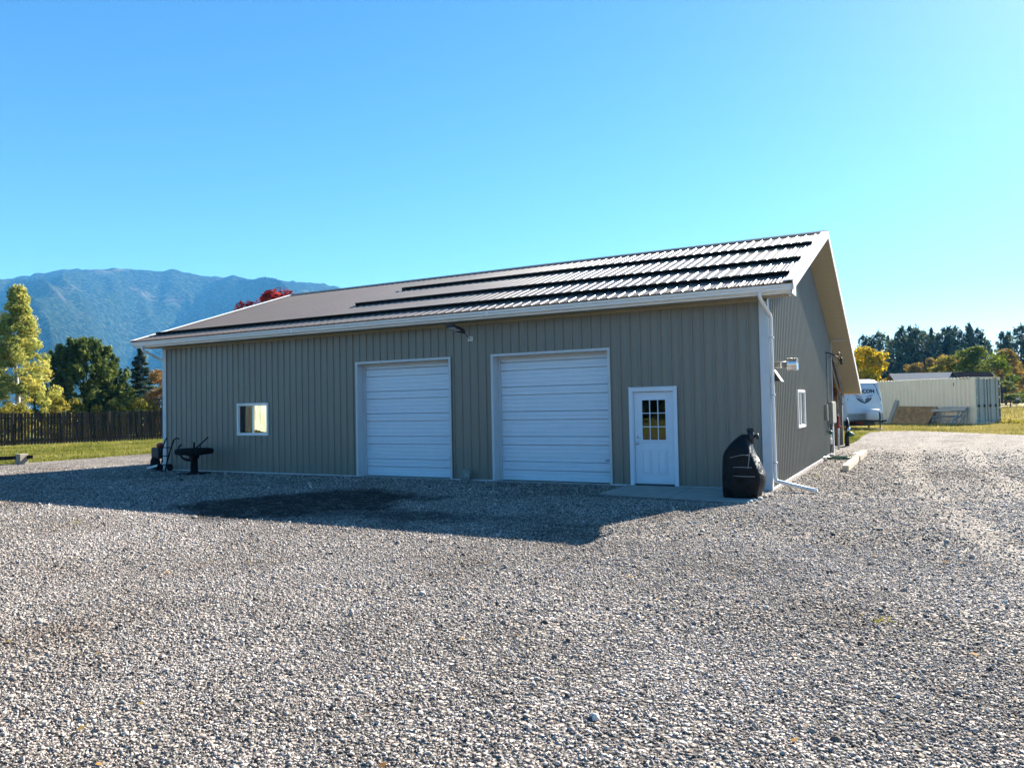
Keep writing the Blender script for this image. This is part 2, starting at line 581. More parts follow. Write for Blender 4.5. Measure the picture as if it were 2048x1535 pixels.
def poly_sheet(name, poly, mat, lift, cell=3.0):
    bm = bmesh.new()
    vs = [bm.verts.new((x, y, 0)) for x, y in poly]
    bm.faces.new(vs)
    xs = [p[0] for p in poly]; ys = [p[1] for p in poly]
    for ax, lo, hi in ((0, min(xs), max(xs)), (1, min(ys), max(ys))):
        t = lo + cell
        while t < hi:
            co = (t, 0, 0) if ax == 0 else (0, t, 0)
            no = (1, 0, 0) if ax == 0 else (0, 1, 0)
            bmesh.ops.bisect_plane(bm, geom=bm.verts[:] + bm.edges[:] + bm.faces[:], plane_co=co, plane_no=no)
            t += cell
    bmesh.ops.triangulate(bm, faces=bm.faces)
    for v in bm.verts:
        v.co.z = ground_h(v.co.x, v.co.y) + lift
    bmesh.ops.recalc_face_normals(bm, faces=bm.faces)
    if sum(f.normal.z for f in bm.faces) < 0:
        bmesh.ops.reverse_faces(bm, faces=bm.faces)
    me = bpy.data.meshes.new(name); bm.to_mesh(me); bm.free()
    me.materials.append(mat)
    return link(name, me)

YD = dense_poly(YARD)
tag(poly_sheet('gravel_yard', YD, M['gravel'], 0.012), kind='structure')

# loose stones: real geometry scattered over the near part of the yard
def stone_mesh(i):
    r_ = random.Random(100 + i)
    bm = bmesh.new()
    bmesh.ops.create_icosphere(bm, subdivisions=1 if i < 6 else 2, radius=0.5)
    sx, sy, sz = 1.0, r_.uniform(0.62, 0.95), r_.uniform(0.42, 0.7)
    for v in bm.verts:
        k = r_.uniform(0.80, 1.16)
        v.co = Vector((v.co.x * sx * k, v.co.y * sy * k, v.co.z * sz * k))
    me = bpy.data.meshes.new('stone_form'); bm.to_mesh(me); bm.free()
    if i >= 6:
        me.polygons.foreach_set('use_smooth', [True] * len(me.polygons))
    return me

def stone_mat():
    mt, nt, b = new_mat('stone')
    oi = nt.nodes.new('ShaderNodeObjectInfo')
    c = gravel_color(nt, None, oi.outputs['Random'])
    geo = nt.nodes.new('ShaderNodeNewGeometry')
    n = tex_noise(nt, geo.outputs['Position'], 60, 4)
    c = mixc(nt, 1.0, c, ramp(nt, n.outputs[0], [(0.3, (0.75, 0.75, 0.75)), (0.7, (1.15, 1.15, 1.15))]), 'MULTIPLY')
    big = tex_noise(nt, geo.outputs['Position'], 0.35, 5, 0.6)
    dirt = ramp(nt, big.outputs[0], [(0.30, (0.68, 0.61, 0.54)), (0.42, (0.93, 0.90, 0.86)), (0.65, (1.20, 1.18, 1.16))])
    c = mixc(nt, 1.0, c, dirt, 'MULTIPLY')
    tk = math_n(nt, 'MULTIPLY', track_mask(nt, geo.outputs['Position']), 0.8)
    c = mixc(nt, tk, c, (0.30, 0.265, 0.235))
    st = stain_mask(nt, geo.outputs['Position'])
    c = mixc(nt, math_n(nt, 'MULTIPLY', st, 0.91), c, (0.012, 0.011, 0.010))
    nt.links.new(c, b.inputs['Base Color'])
    b.inputs['Roughness'].default_value = 0.8
    b.inputs['Specular IOR Level'].default_value = 0.3
    return mt
M['stone'] = stone_mat()

def build_gravel_stones():
    stones = bpy.data.collections.new('stone_forms')   # instance sources, not linked to the scene
    for i in range(9):
        me = stone_mesh(i); me.materials.append(M['stone'])
        stones.objects.link(bpy.data.objects.new('stone_form', me))
    # emitter points, denser and finer close to where one stands
    pts = []; rad = []
    def inside_building(x, y):
        return (-18.4 < x < 0.12 and y > -0.04) or (-3.05 < x < 0.08 and y > -2.2)
    bands = [(1.2, 6.0, 5600, 0.0112), (6.0, 10.0, 3300, 0.0130), (10.0, 15.0, 1500, 0.0165), (15.0, 23.0, 560, 0.0205), (23, 37, 210, 0.025)]
    for d0, d1, dens, size in bands:
        half = R(66) if d0 < 10 else R(54)
        area = half * (d1 * d1 - d0 * d0)
        n = int(area * dens)
        d = np.sqrt(rng.uniform(d0 * d0, d1 * d1, n)); a = rng.uniform(-half, half, n)
        ux = -0.476 * np.cos(a) + 0.879 * np.sin(a); uy = 0.879 * np.cos(a) + 0.476 * np.sin(a)
        x = 2.67 + d * ux; y = -15.69 + d * uy
        keep = ~(((x > -18.4) & (x < 0.14) & (y > -0.05)) | ((x > -3.06) & (x < 0.1) & (y > -2.25) & (y < 0.1)))
        keep &= (x > -26.2) & ~((x < 0.5) & (y > 16.3)) & (y < 22.5) & (y > -21.5)
        # wheel tracks have been raked thin: patchy density
        patch = np.sin(x * 0.9 + 1.3 * np.sin(y * 0.5)) * np.sin(y * 0.7 + 0.6 * np.sin(x * 0.4))
        keep &= rng.uniform(0, 1, n) < 0.78 + 0.22 * patch
        xc = 3.6 - .10 * y + .006 * y * y
        tr_ = np.abs(np.abs(x - xc) - .82) < .24
        keep &= ~(tr_ & (rng.uniform(0, 1, n) < .45))
        x = x[keep]; y = y[keep]
        s = size * np.exp(rng.normal(0, 0.42, len(x)))
        big = rng.uniform(0, 1, len(x)) < 0.0012
        s[big] *= rng.uniform(1.6, 2.6, big.sum())
        z = 0.012 + s * rng.uniform(0.08, 0.30, len(x))
        pts.append(np.stack([x, y, z], 1)); rad.append(s)
    P = np.concatenate(pts); S = np.concatenate(rad)
    me = bpy.data.meshes.new('gravel_stones')
    me.vertices.add(len(P))
    me.vertices.foreach_set('co', P.astype(np.float32).ravel())
    at = me.attributes.new('size', 'FLOAT', 'POINT')
    at.data.foreach_set('value', S.astype(np.float32))
    rot = np.stack([rng.normal(0, 0.45, len(P)), rng.normal(0, 0.45, len(P)), rng.uniform(0, 6.283, len(P))], 1)
    ar = me.attributes.new('rot', 'FLOAT_VECTOR', 'POINT')
    ar.data.foreach_set('vector', rot.astype(np.float32).ravel())
    me.update()
    ob = link('gravel_stones', me)
    tag(ob, 'loose grey gravel stones covering the yard', 'gravel', kind='stuff')
    ng = bpy.data.node_groups.new('scatter_stones', 'GeometryNodeTree')
    ng.interface.new_socket('Geometry', in_out='INPUT', socket_type='NodeSocketGeometry')
    ng.interface.new_socket('Geometry', in_out='OUTPUT', socket_type='NodeSocketGeometry')
    N = ng.nodes; L = ng.links
    gi = N.new('NodeGroupInput'); go = N.new('NodeGroupOutput')
    mp = N.new('GeometryNodeMeshToPoints')
    L.new(gi.outputs[0], mp.inputs['Mesh'])
    ci = N.new('GeometryNodeCollectionInfo')
    ci.inputs['Collection'].default_value = stones
    ci.inputs['Separate Children'].default_value = True
    ci.inputs['Reset Children'].default_value = True
    ip = N.new('GeometryNodeInstanceOnPoints')
    ip.inputs['Pick Instance'].default_value = True
    L.new(mp.outputs[0], ip.inputs['Points'])
    L.new(ci.outputs[0], ip.inputs['Instance'])
    ri = N.new('FunctionNodeRandomValue'); ri.data_type = 'INT'
    ri.inputs[4].default_value = 0; ri.inputs[5].default_value = 8
    L.new(ri.outputs[2], ip.inputs['Instance Index'])
    na = N.new('GeometryNodeInputNamedAttribute'); na.data_type = 'FLOAT_VECTOR'; na.inputs[0].default_value = 'rot'
    er = N.new('FunctionNodeEulerToRotation'); L.new(na.outputs[0], er.inputs[0])
    L.new(er.outputs[0], ip.inputs['Rotation'])
    ns = N.new('GeometryNodeInputNamedAttribute'); ns.data_type = 'FLOAT'; ns.inputs[0].default_value = 'size'
    L.new(ns.outputs[0], ip.inputs['Scale'])
    L.new(ip.outputs[0], go.inputs[0])
    md = ob.modifiers.new('scatter', 'NODES'); md.node_group = ng
    return len(P)
build_gravel_stones()

# ================================================================== MOUNTAIN
def build_mountain():
    prof = [(-125, .03), (-105, .06), (-90, .075), (-78, .092), (-67.5, .1227), (-65.2, .1364), (-62.6, .1524), (-61.0, .1602), (-59.1, .1691), (-57.1, .1711), (-56.1, .1741),
            (-54.7, .174), (-53.5, .173), (-52.6, .1767), (-50.9, .1704), (-48.55, .1691), (-45.8, .167), (-44.05, .1673), (-42.3, .1647),
            (-40.5, .1581), (-38.3, .1433), (-33, .12), (-26, .085), (-18, .05), (-10, .02), (0, .012), (25, .008)]
    pa = [p[0] for p in prof]; pv = [p[1] for p in prof]
    na, nt_ = 620, 110
    az = np.linspace(-125, 25, na)
    ridge = np.interp(az, pa, pv)
    D0, D1 = 1500.0, 3300.0
    vs = []
    for j in range(nt_ + 14):
        t = j / (nt_ - 1)
        for i in range(na):
            a = az[i]
            d = D0 + (D1 - D0) * t
            # spurs run down from the crest; the crest itself keeps the outline
            p = Vector((a * 0.115 + 0.5 * mnoise.noise(Vector((a * .05, t * 1.6, 3))), t * 0.9, 0))
            sp = 1 - abs(mnoise.noise(p * 1.0)) * 2.0
            sp2 = 1 - abs(mnoise.noise(Vector((a * 0.33 + 0.7 * t, t * 2.6, 7)))) * 2.0
            fine = mnoise.noise(Vector((a * 1.3, t * 11, 2)))
            tt = min(t, 1.0)
            base = tt ** 1.15
            k = base + (tt * (1 - tt)) * (1.9 * (sp - 0.66) + 0.7 * (sp2 - 0.55)) + 0.02 * fine * tt * (1.05 - tt)
            h = ridge[i] * D1 * max(0, k) + 1.77 * tt + 7 * tt ** 3 * mnoise.noise(Vector((a * 2.3, 5, 1))) + 4 * tt ** 3 * mnoise.noise(Vector((a * 7.1, 3, 1)))
            h = min(h, ridge[i] * D1 * (1 - .35 * (1 - tt)) + 10 * tt)
            if t > 1:
                h = ridge[i] * D1 * (1 - (t - 1) * 3.0) - 20 * (t - 1)
            ra = R(a)
            vs.append((2.67 + d * math.sin(ra), -15.7 + d * math.cos(ra), h - 4))
    fs = []
    for j in range(nt_ + 13):
        for i in range(na - 1):
            q = j * na + i
            fs.append((q, q + 1, q + 1 + na, q + na))
    mt, nt, b = new_mat('forested_slope')
    co = coords(nt)
    fine = tex_noise(nt, co, 0.075, 5, 0.75)
    mid = tex_noise(nt, co, 0.006, 7, 0.65)
    big = tex_noise(nt, co, 0.0016, 4, 0.55)
    forest = ramp(nt, fine.outputs[0], [(0.38, (0.003, 0.006, 0.004)), (0.50, (0.022, 0.034, 0.020)), (0.62, (0.095, 0.11, 0.06))])
    bare = ramp(nt, fine.outputs[0], [(0.36, (0.10, 0.08, 0.06)), (0.6, (0.34, 0.28, 0.22))])
    f = math_n(nt, 'MULTIPLY', math_n(nt, 'SUBTRACT', mid.outputs[0], 0.575), 9.0)
    sep = nt.nodes.new('ShaderNodeSeparateXYZ'); nt.links.new(co, sep.inputs[0])
    hi = nt.nodes.new('ShaderNodeMapRange'); hi.inputs[1].default_value = 230; hi.inputs[2].default_value = 430
    nt.links.new(sep.outputs[2], hi.inputs[0])
    f = math_n(nt, 'MULTIPLY', f, hi.outputs[0], True)
    f = math_n(nt, 'MULTIPLY', f, 0.75)
    c = mixc(nt, f, forest, bare)
    nt.links.new(c, b.inputs['Base Color'])
    b.inputs['Roughness'].default_value = 1.0
    b.inputs['Specular IOR Level'].default_value = 0.0
    bump(nt, b, fine.outputs[0], 1.0, 34.0)
    me = bpy.data.meshes.new('mountain'); me.from_pydata(vs, [], fs); me.materials.append(mt)
    me.polygons.foreach_set('use_smooth', [True] * len(me.polygons))
    bm = bmesh.new(); bm.from_mesh(me); bmesh.ops.recalc_face_normals(bm, faces=bm.faces)
    if sum(f_.normal.z for f_ in bm.faces) < 0:
        bmesh.ops.reverse_faces(bm, faces=bm.faces)
    bm.to_mesh(me); bm.free()
    tag(link('mountain', me), kind='structure')
build_mountain()

# air between here and the mountain
hm = bpy.data.materials.new('haze'); hm.use_nodes = True
hn = hm.node_tree
hn.nodes.remove(hn.nodes['Principled BSDF'])
pv = hn.nodes.new('ShaderNodeVolumePrincipled')
pv.inputs['Color'].default_value = (0.12, 0.48, 1.0, 1)
pv.inputs['Density'].default_value = 0.00012
pv.inputs['Anisotropy'].default_value = 0.0
hn.links.new(pv.outputs[0], hn.nodes['Material Output'].inputs['Volume'])
hb = MB().box(-4900, 4900, -4900, 4900, -12, 680).build('haze', hm)
tag(hb, 'thin blue air between the yard and the mountain', 'haze', kind='stuff')
hb.visible_shadow = True

# ================================================================== WORKSHOP BUILDING
BL, BD = 18.29, 12.19          # length along x (to the left), depth of the closed part
WH = 3.84                      # soffit height
EY, OV = 0.66, 0.617           # eave and rake overhang
RY = 6.10                      # ridge
FS, RS = 1 / 3.0, 0.385        # front and rear roof slope
LY = 16.9                      # rear edge of the lean-to roof
def zf(y): return 4.05 + FS * (y + 0.65)
ZR = zf(RY)
def zr(y): return ZR - RS * (y - RY)
def ztop(y): return zf(y) if y <= RY else zr(y)
B = thing('workshop_building', 'long tan metal workshop with two white roller doors and a brown ribbed roof', 'building')

PITCH = 0.2286
def rib_profile(u0, u1, phase=0.0, h=0.019):
    """corrugation: one major rib per pitch and two shallow ones between"""
    base = [(-0.026, 0), (-0.012, h), (0.012, h), (0.026, 0), (PITCH / 3 - 0.012, 0), (PITCH / 3 - 0.006, 0.0035), (PITCH / 3 + 0.006, 0.0035), (PITCH / 3 + 0.012, 0),
            (2 * PITCH / 3 - 0.012, 0), (2 * PITCH / 3 - 0.006, 0.0035), (2 * PITCH / 3 + 0.006, 0.0035), (2 * PITCH / 3 + 0.012, 0)]
    k0 = math.floor((u0 - phase) / PITCH) - 1
    pts = []
    k = k0
    while phase + k * PITCH < u1 + PITCH:
        pts += [(phase + k * PITCH + a, d) for a, d in base]
        k += 1
    pts.sort()
    us = [p[0] for p in pts]; ds = [p[1] for p in pts]
    out = [(u0, float(np.interp(u0, us, ds)))] + [p for p in pts if u0 < p[0] < u1] + [(u1, float(np.interp(u1, us, ds)))]
    return out

def sheet_mb(u0, u1, place, zb, zt, openings=(), phase=0.0, h=0.030):
    prof = rib_profile(u0, u1, phase, h)
    us = [p[0] for p in prof]; ds = [p[1] for p in prof]
    cuts = [e for o in openings for e in (o[0], o[1]) if u0 < e < u1]
    allu = sorted(set([round(u, 5) for u in us + cuts]))
    mb = MB()
    for a, c in zip(allu[:-1], allu[1:]):
        mid = (a + c) / 2
        da, dc = float(np.interp(a, us, ds)), float(np.interp(c, us, ds))
        spans = [(None, None)]
        hit = [o for o in openings if o[0] < mid < o[1]]
        lo_a, lo_c = zb(a), zb(c); hi_a, hi_c = zt(a), zt(c)
        segs = []
        if hit:
            o = hit[0]
            if o[2] > lo_a + 0.02: segs.append((lo_a, o[2], lo_c, o[2]))
            if o[3] < min(hi_a, hi_c) - 0.01: segs.append((o[3], hi_a, o[3], hi_c))
        else:
            segs.append((lo_a, hi_a, lo_c, hi_c))
        for (a0, a1, c0, c1) in segs:
            mb.add([place(a, da, a0), place(c, dc, c0), place(c, dc, c1), place(a, da, a1)], [(0, 1, 2, 3)])
    return mb

# openings: x0, x1, z0, z1
GD = [(-10.47, -7.56, 0.0, 2.99), (-6.31, -3.38, 0.0, 2.99)]
ED = (-2.865, -1.888, 0.0, 2.09)
FW = (-14.985, -13.785, 1.12, 2.005)
SW = (3.95, 5.15, 1.14, 2.03)
front_open = [g for g in GD] + [ED, FW]

u = -BL
while u < -0.001:
    u1 = min(u + 4 * PITCH, 0.0)
    sheet_mb(u, u1, lambda a, d, z: (a, -d, z), lambda a: 0.03, lambda a: WH, front_open, 0.1).build('siding_panel', M['siding'], B, fix=False)
    u = u1
u = 0.0
while u < BD - 0.001:
    u1 = min(u + 4 * PITCH, BD)
    sheet_mb(u, u1, lambda a, d, z: (d, a, z), lambda a: 0.03, lambda a: ztop(a) - 0.14, [SW], 0.08).build('siding_panel', M['siding'], B, fix=False)
    u = u1
# strip of siding above the open lean-to bay
sheet_mb(BD + 0.02, 16.55, lambda a, d, z: (d, a, z), lambda a: ztop(a) - 0.42, lambda a: ztop(a) - 0.14, [], 0.08).build('siding_panel', M['siding'], B, fix=False)
# left gable and the wall towards the lean-to
mbw = MB()
mbw.add([(-BL, 0, 0.0), (-BL, BD, 0.0), (-BL, BD, ztop(BD) - .14), (-BL, RY, ZR - .14), (-BL, 0, zf(0) - .14)], [(0, 1, 2, 3, 4)])
mbw.build('gable_wall', M['siding'], B)
MB().box(-BL + .02, -0.03, BD, BD + 0.05, 0, ztop(BD) - .16).build('rear_wall', M['osb'], B)
MB().box(-BL, -0.16, 16.10, 16.18, 0, ztop(16.1) - .18).build('lean_to_wall', M['osb'], B)
MB().box(-BL + .05, -0.05, 0.35, BD - .05, 0.0, 0.012).build('floor', M['concrete'], B)
# liner keeps the inside dark
ln = MB()
ln.box(-BL + .03, -10.7, 0.26, 0.29, 0, 1.0); ln.box(-BL + .03, -10.7, 0.26, 0.29, 2.1, WH)
ln.build('inner_lining', M['osb'], B)

# roof sheets
x = -BL - OV
while x < OV - 0.001:
    x1 = min(x + 4 * PITCH, OV)
    cf = math.cos(math.atan(FS)); sf = math.sin(math.atan(FS))
    sheet_mb(x, x1, lambda a, d, y: (a, y - d * sf, zf(y) + d * cf), lambda a: -0.70, lambda a: RY - 0.02, [], 0.1, 0.0155).build('roof_panel', M['roof'], B, fix=False)
    cr = math.cos(math.atan(RS)); sr = math.sin(math.atan(RS))
    sheet_mb(x, x1, lambda a, d, y: (a, y + d * sr, zr(y) + d * cr), lambda a: RY + 0.02, lambda a: LY, [], 0.1, 0.0155).build('roof_panel', M['roof'], B, fix=False)
    x = x1
# underlay: keeps the roof a solid thing with thickness
ul = MB()
ul.prism([(-0.66, zf(-.66) - .01), (RY, ZR - .01), (LY - .02, zr(LY - .02) - .01), (LY - .02, zr(LY - .02) - .05), (RY, ZR - .05), (-0.66, zf(-.66) - .05)], lambda p, t: (t, p[0], p[1]), -BL - OV + .03, OV - .03)
ul.build('roof_deck', M['osb'], B)
# ridge cap: two flanges and a vent strip
rc = MB()
for s, f in ((-1, zf), (1, zr)):
    a = (RY, ZR + 0.055); b_ = (RY + s * 0.17, f(RY + s * 0.17) + 0.034)
    rc.prism([a, b_, (b_[0], b_[1] - 0.012), (a[0], a[1] - 0.012)], lambda p, t: (t, p[0], p[1]), -BL - OV - .01, OV + .02)
    rc.box(-BL - OV + .02, OV - .02, min(RY + s * .13, RY + s * .15), max(RY + s * .13, RY + s * .15), f(RY + s * .14) - .01, f(RY + s * .14) + .03)
rc.build('ridge_cap', M['ridge'], B)

# rake trim (white) on all four slopes: face board plus flange on the roof
def rake(xe, s, y0, y1, f):
    mb = MB()
    p = [Vector((xe + s * 0.012, y0, f(y0) - 0.055)), Vector((xe + s * 0.012, y1, f(y1) - 0.055))]
    mb.beam(p[0], p[1], 0.022, 0.19)
    q = [Vector((xe - s * 0.062, y0, f(y0) + 0.035)), Vector((xe - s * 0.062, y1, f(y1) + 0.035))]
    mb.beam(q[0], q[1], 0.17, 0.016)
    return mb
rake(OV, 1, -0.70, RY, zf).build('rake_trim', M['white'], B)
rake(OV, 1, RY, LY, zr).build('rake_trim', M['white'], B)
rake(-BL - OV, -1, -0.70, RY, zf).build('rake_trim', M['white'], B)
rake(-BL - OV, -1, RY, LY, zr).build('rake_trim', M['white'], B)

# fascia and gutter along the front eave
MB().box(-BL - OV + .03, OV - .03, -0.565, -0.54, WH, zf(-.55) - .02).build('fascia', M['white'], B)
gut = MB()
gp = [(-.567, 4.005), (-.567, 3.885), (-.635, 3.885), (-.655, 3.905), (-.655, 3.935), (-.685, 3.965), (-.69, 4.0), (-.675, 4.005), (-.670, 3.97), (-.640, 3.94), (-.640, 3.91), (-.63, 3.897), (-.58, 3.897), (-.58, 4.005)]
gut.prism(gp, lambda p, t: (t, p[0], p[1]), -BL - OV + .02, OV - .02)
for xx in (-BL - OV + .015, OV - .02):
    gut.box(xx, xx + .008, -.69, -.565, 3.885, 4.005)
for xs in (-12.2, -6.1):
    gut.box(xs, xs + .05, -.695, -.57, 3.88, 4.002)
gut.build('gutter', M['white'], B)
# rear eave fascia of the lean-to
MB().box(-BL - OV + .03, OV - .02, LY - .02, LY + .015, zr(LY) - .15, zr(LY) - .012).build('fascia', M['white'], B)

# soffit panels: flat under the eave, sloped under the rakes
def groove_panel(w, l):
    mb = MB(); k = w / 3
    for i in range(3):
        mb.box(i * k + .010, (i + 1) * k - .010, 0, l, 0, 0.018)
    mb.box(0.001, w - 0.001, 0.001, l - .001, 0.014, 0.022)
    return mb
pm = groove_panel(0.305, 0.54).mesh('soffit_panel', M['soffit'])
x = -BL - OV + .06
while x < OV - .32:
    o = link('soffit_panel', pm, B); o.location = (x, -0.54, WH)
    x += 0.307
MB().box(-BL, -0.0, -0.034, -0.0315, WH - .045, WH).build('wall_moulding', M['soffit'], B)
def slope_panels(xa, xb, y0, y1, f, sl):
    L = xb - xa
    me = groove_panel(0.30, L).mesh('soffit_panel', M['soffit'])
    ang = math.atan(sl)
    step = 0.302 * math.cos(ang)
    y = y0
    while y < y1 - step * 0.6:
        o = link('soffit_panel', me, B)
        # local x runs along the slope (+y), local y runs outwards (+x)
        ex = Vector((0, math.cos(ang), math.sin(ang))); ey = Vector((1, 0, 0)); ez = ex.cross(ey)
        mtx = Matrix((ex, ey, ez)).transposed().to_4x4()
        mtx.translation = Vector((xa, y, f(y) - 0.125))
        o.matrix_local = mtx
        y += step
slope_panels(0.012, OV + .0, -0.60, RY, zf, FS)
slope_panels(0.012, OV + .0, RY, LY - 0.02, zr, -RS)
slope_panels(-BL - OV, -BL - 0.01, -0.60, RY, zf, FS)
# moulding where the gable meets the sloping soffit
sm = MB()
sm.beam((0.03, 0, zf(0) - .155), (0.03, RY, ZR - .155), 0.022, 0.04)
sm.beam((0.03, RY, ZR - .155), (0.03, 16.5, zr(16.5) - .155), 0.022, 0.04)
sm.build('wall_moulding', M['soffit'], B)
# soffit joint cover at the end of the main building
MB().beam((0.03, 12.12, zr(12.12) - .16), (OV - .12, 12.12, zr(12.12) - .16), 0.10, 0.03).build('soffit_joint', M['trim'], B)
# eave box end at the right corner
MB().box(0.0, 0.03, -0.54, -0.03, WH - .005, zf(-.3) - .12).build('eave_return', M['soffit'], B)
MB().box(OV - .05, OV - .028, -0.565, -0.02, WH - .002, zf(-.5) - .03).build('eave_return', M['white'], B)

# corner trims and the base flashing
ct = MB(); ct.box(-0.13, 0.0312, -0.041, -0.0315, 0.0, WH - .05); ct.box(0.0315, 0.041, -0.041, 0.12, 0.0, WH + .12)
ct.build('corner_trim', M['trim'], B)
ct = MB(); ct.box(-BL - .03, -BL + .13, -0.041, -0.0315, 0.0, WH - .05); ct.box(-BL - .032, -BL - .022, -0.028, 0.12, 0, WH + .1)
ct.build('corner_trim', M['trim'], B)
ct = MB(); ct.box(0.0315, 0.042, BD - 0.10, BD + .05, 0.0, zr(BD) - .2); ct.box(-0.1, 0.0305, BD + .05, BD + .06, 0, zr(BD) - .2)
ct.build('corner_trim', M['trim'], B)
ft = MB()
edges = [-BL + .13] + [e for g in (GD[0], GD[1], ED) for e in (g[0] - .06, g[1] + .06)] + [-0.13]
for a, c in zip(edges[0::2], edges[1::2]):
    ft.box(a, c, -0.040, 0.0, 0.012, 0.04)
ft.build('base_flashing', M['trim'], B)
MB().box(0.0, 0.036, 0.12, BD - .1, 0.012, 0.05).build('base_flashing', M['trim'], B)
# posts of the lean-to
MB().box(-0.15, -0.01, 16.2, 16.34, 0, zr(16.3) - .3).build('post', M['greywood'], B)
hd = MB().beam((-0.08, BD + .1, zr(BD + .1) - .50), (-0.08, 16.5, zr(16.5) - .50), 0.05, 0.2)
hd.build('header_beam', M['greywood'], B)

# roof snow guards: rows of angle bar standing on clamps over the ribs
def snow_row(y, x0, x1):
    z = zf(y) + 0.024
    mb = MB()
    n = Vector((0, -FS, 1)).normalized(); t = Vector((0, 1, FS)).normalized()
    a0 = Vector((x0, y, zf(y))); a1 = Vector((x1, y, zf(y)))
    mb.beam(a0 + n * 0.045, a1 + n * 0.045, 0.022, 0.092, n)
    mb.beam(a0 + n * 0.021 + t * 0.035, a1 + n * 0.021 + t * 0.035, 0.060, 0.008, n)
    row = mb.build('snow_guard', M['dull_black'], B)
    cl = MB()
    k = math.ceil((x0 - 0.1) / PITCH)
    while 0.1 + k * PITCH < x1 - .05:
        xx = 0.1 + k * PITCH
        c = Vector((xx, y, zf(y)))
        cl.beam(c + n * 0.034 + t * 0.012, c + n * 0.034 + t * 0.07, 0.040, 0.016, n)
        k += 1
    tag(cl.build('rib_clamp', M['dull_black'], row), kind='stuff')
snow_row(0.05, -18.72, 0.47)
snow_row(1.80, -12.02, 0.47)
snow_row(4.02, -11.96, 0.46)

# rows of screws in the siding
sc = MB()
def screw(c, n):
    c = Vector(c); n = Vector(n)
    u_ = Vector((0, 0, 1)); w_ = n.cross(u_)
    r_ = 0.007
    ring = [c + u_ * r_ * math.cos(k * math.pi / 2) + w_ * r_ * math.sin(k * math.pi / 2) for k in range(4)]
    top = c + n * 0.007
    sc.add([*ring, top], [(0, 1, 4), (1, 2, 4), (2, 3, 4), (3, 0, 4)])
for zz in (0.62, 1.25, 1.92, 2.62, 3.3):
    k = 0
    x = 0.1 - PITCH * 90 + 0.045
    while x < -0.15:
        if x > -BL + .15 and not any(o[0] - .08 < x < o[1] + .08 and o[2] - .08 < zz < o[3] + .08 for o in front_open):
            screw((x, -0.0005, zz), (0, -1, 0))
        x += PITCH
tag(sc.build('siding_screws', M['grey_metal'], B), kind='stuff')

# ---- garage doors
def garage_door(i, g):
    x0, x1, z0, z1 = g
    fr = MB()
    d = 0.24
    w = 0.052
    # casing on the face of the wall
    fr.box(x0 - w, x0 + .004, -0.050, -0.0315, 0.0, z1 + w); fr.box(x1 - .004, x1 + w, -0.050, -0.0315, 0.0, z1 + w)
    fr.box(x0 + .004, x1 - .004, -0.050, -0.0315, z1 - .004, z1 + w)
    # jamb liners
    fr.box(x0 - .01, x0 + .006, -0.0313, d + .09, 0.0, z1); fr.box(x1 - .006, x1 + .01, -0.0313, d + .09, 0, z1)
    fr.box(x0 + .006, x1 - .006, -0.0313, d + .09, z1 - .006, z1 + .01)
    # weather stop along both sides and the head
    fr.box(x0 + .006, x0 + .075, d - .03, d - .012, 0.02, z1 - .006); fr.box(x1 - .075, x1 - .006, d - .03, d - .012, 0.02, z1 - .006)
    fr.box(x0 + .075, x1 - .075, d - .028, d - .014, z1 - .07, z1 - .006)
    o = fr.build('garage_door', M['trim'], B)
    # sections with two wide grooves and shallow ribs
    joints = [0.022, 0.47, 1.066, 1.66, 2.25, 2.84, 3.06]
    rib = 0.014
    for s in range(len(joints) - 1):
        a, b_ = joints[s] + .003, joints[s + 1] - .003
        pts = [(a, 0.020), (a + .010, 0.0)]
        # profile in (z, depth)
        def groove(zc, w_, dd):
            return [(zc - w_, 0.0), (zc - w_ * .55, dd), (zc + w_ * .55, dd), (zc + w_, 0.0)]
        feats = []
        L = b_ - a
        if L > 0.5:
            feats.append((a + 0.395 * L / .59, 0.011, 0.055))
            for q in (0.10, 0.20, 0.30, 0.49):
                feats.append((a + q * L / .59, 0.012, rib))
        elif L > 0.3:
            feats.append((a + L - 0.195, 0.011, 0.055))
            for q in (0.08, 0.17):
                feats.append((a + q, 0.012, rib))
            feats.append((a + L - .1, 0.012, rib))
        else:
            feats.append((a + .09, 0.012, rib))
        for zc, w_, dd in sorted(feats):
            pts += groove(zc, w_, dd)
        pts += [(b_ - .010, 0.0), (b_, 0.020)]
        mb = MB(); n = len(pts)
        vs = [(xx, d + dd, z) for xx in (x0 + .012, x1 - .012) for z, dd in pts]
        fs = [(k, k + 1, n + k + 1, n + k) for k in range(n - 1)]
        mb.add(vs, fs)
        bx = [(x0 + .012, a), (x1 - .012, b_)]
        mb.box(x0 + .013, x1 - .013, d + .058, d + .080, a, b_)
        mb.build('door_section', M['door_white'], o)
    sl = MB().box(x0 + .03, x1 - .03, d - .006, d + .03, 0.0, 0.022)
    sl.build('bottom_seal', M['rubber'], o)
    la = MB(); hx = x1 - .14
    la.box(hx - .07, hx + .05, d - .012, d + .001, 0.515, 0.55); la.box(hx - .05, hx + .03, d - .03, d - .012, 0.525, 0.54)
    la.build('handle', M['grey_metal'], o)
    st = MB().box(x0 - .05, x1 + .05, -0.10, 0.34, -0.05, 0.018)
    st.build('threshold', M['concrete'], o)
for i, g in enumerate(GD):
    garage_door(i, g)

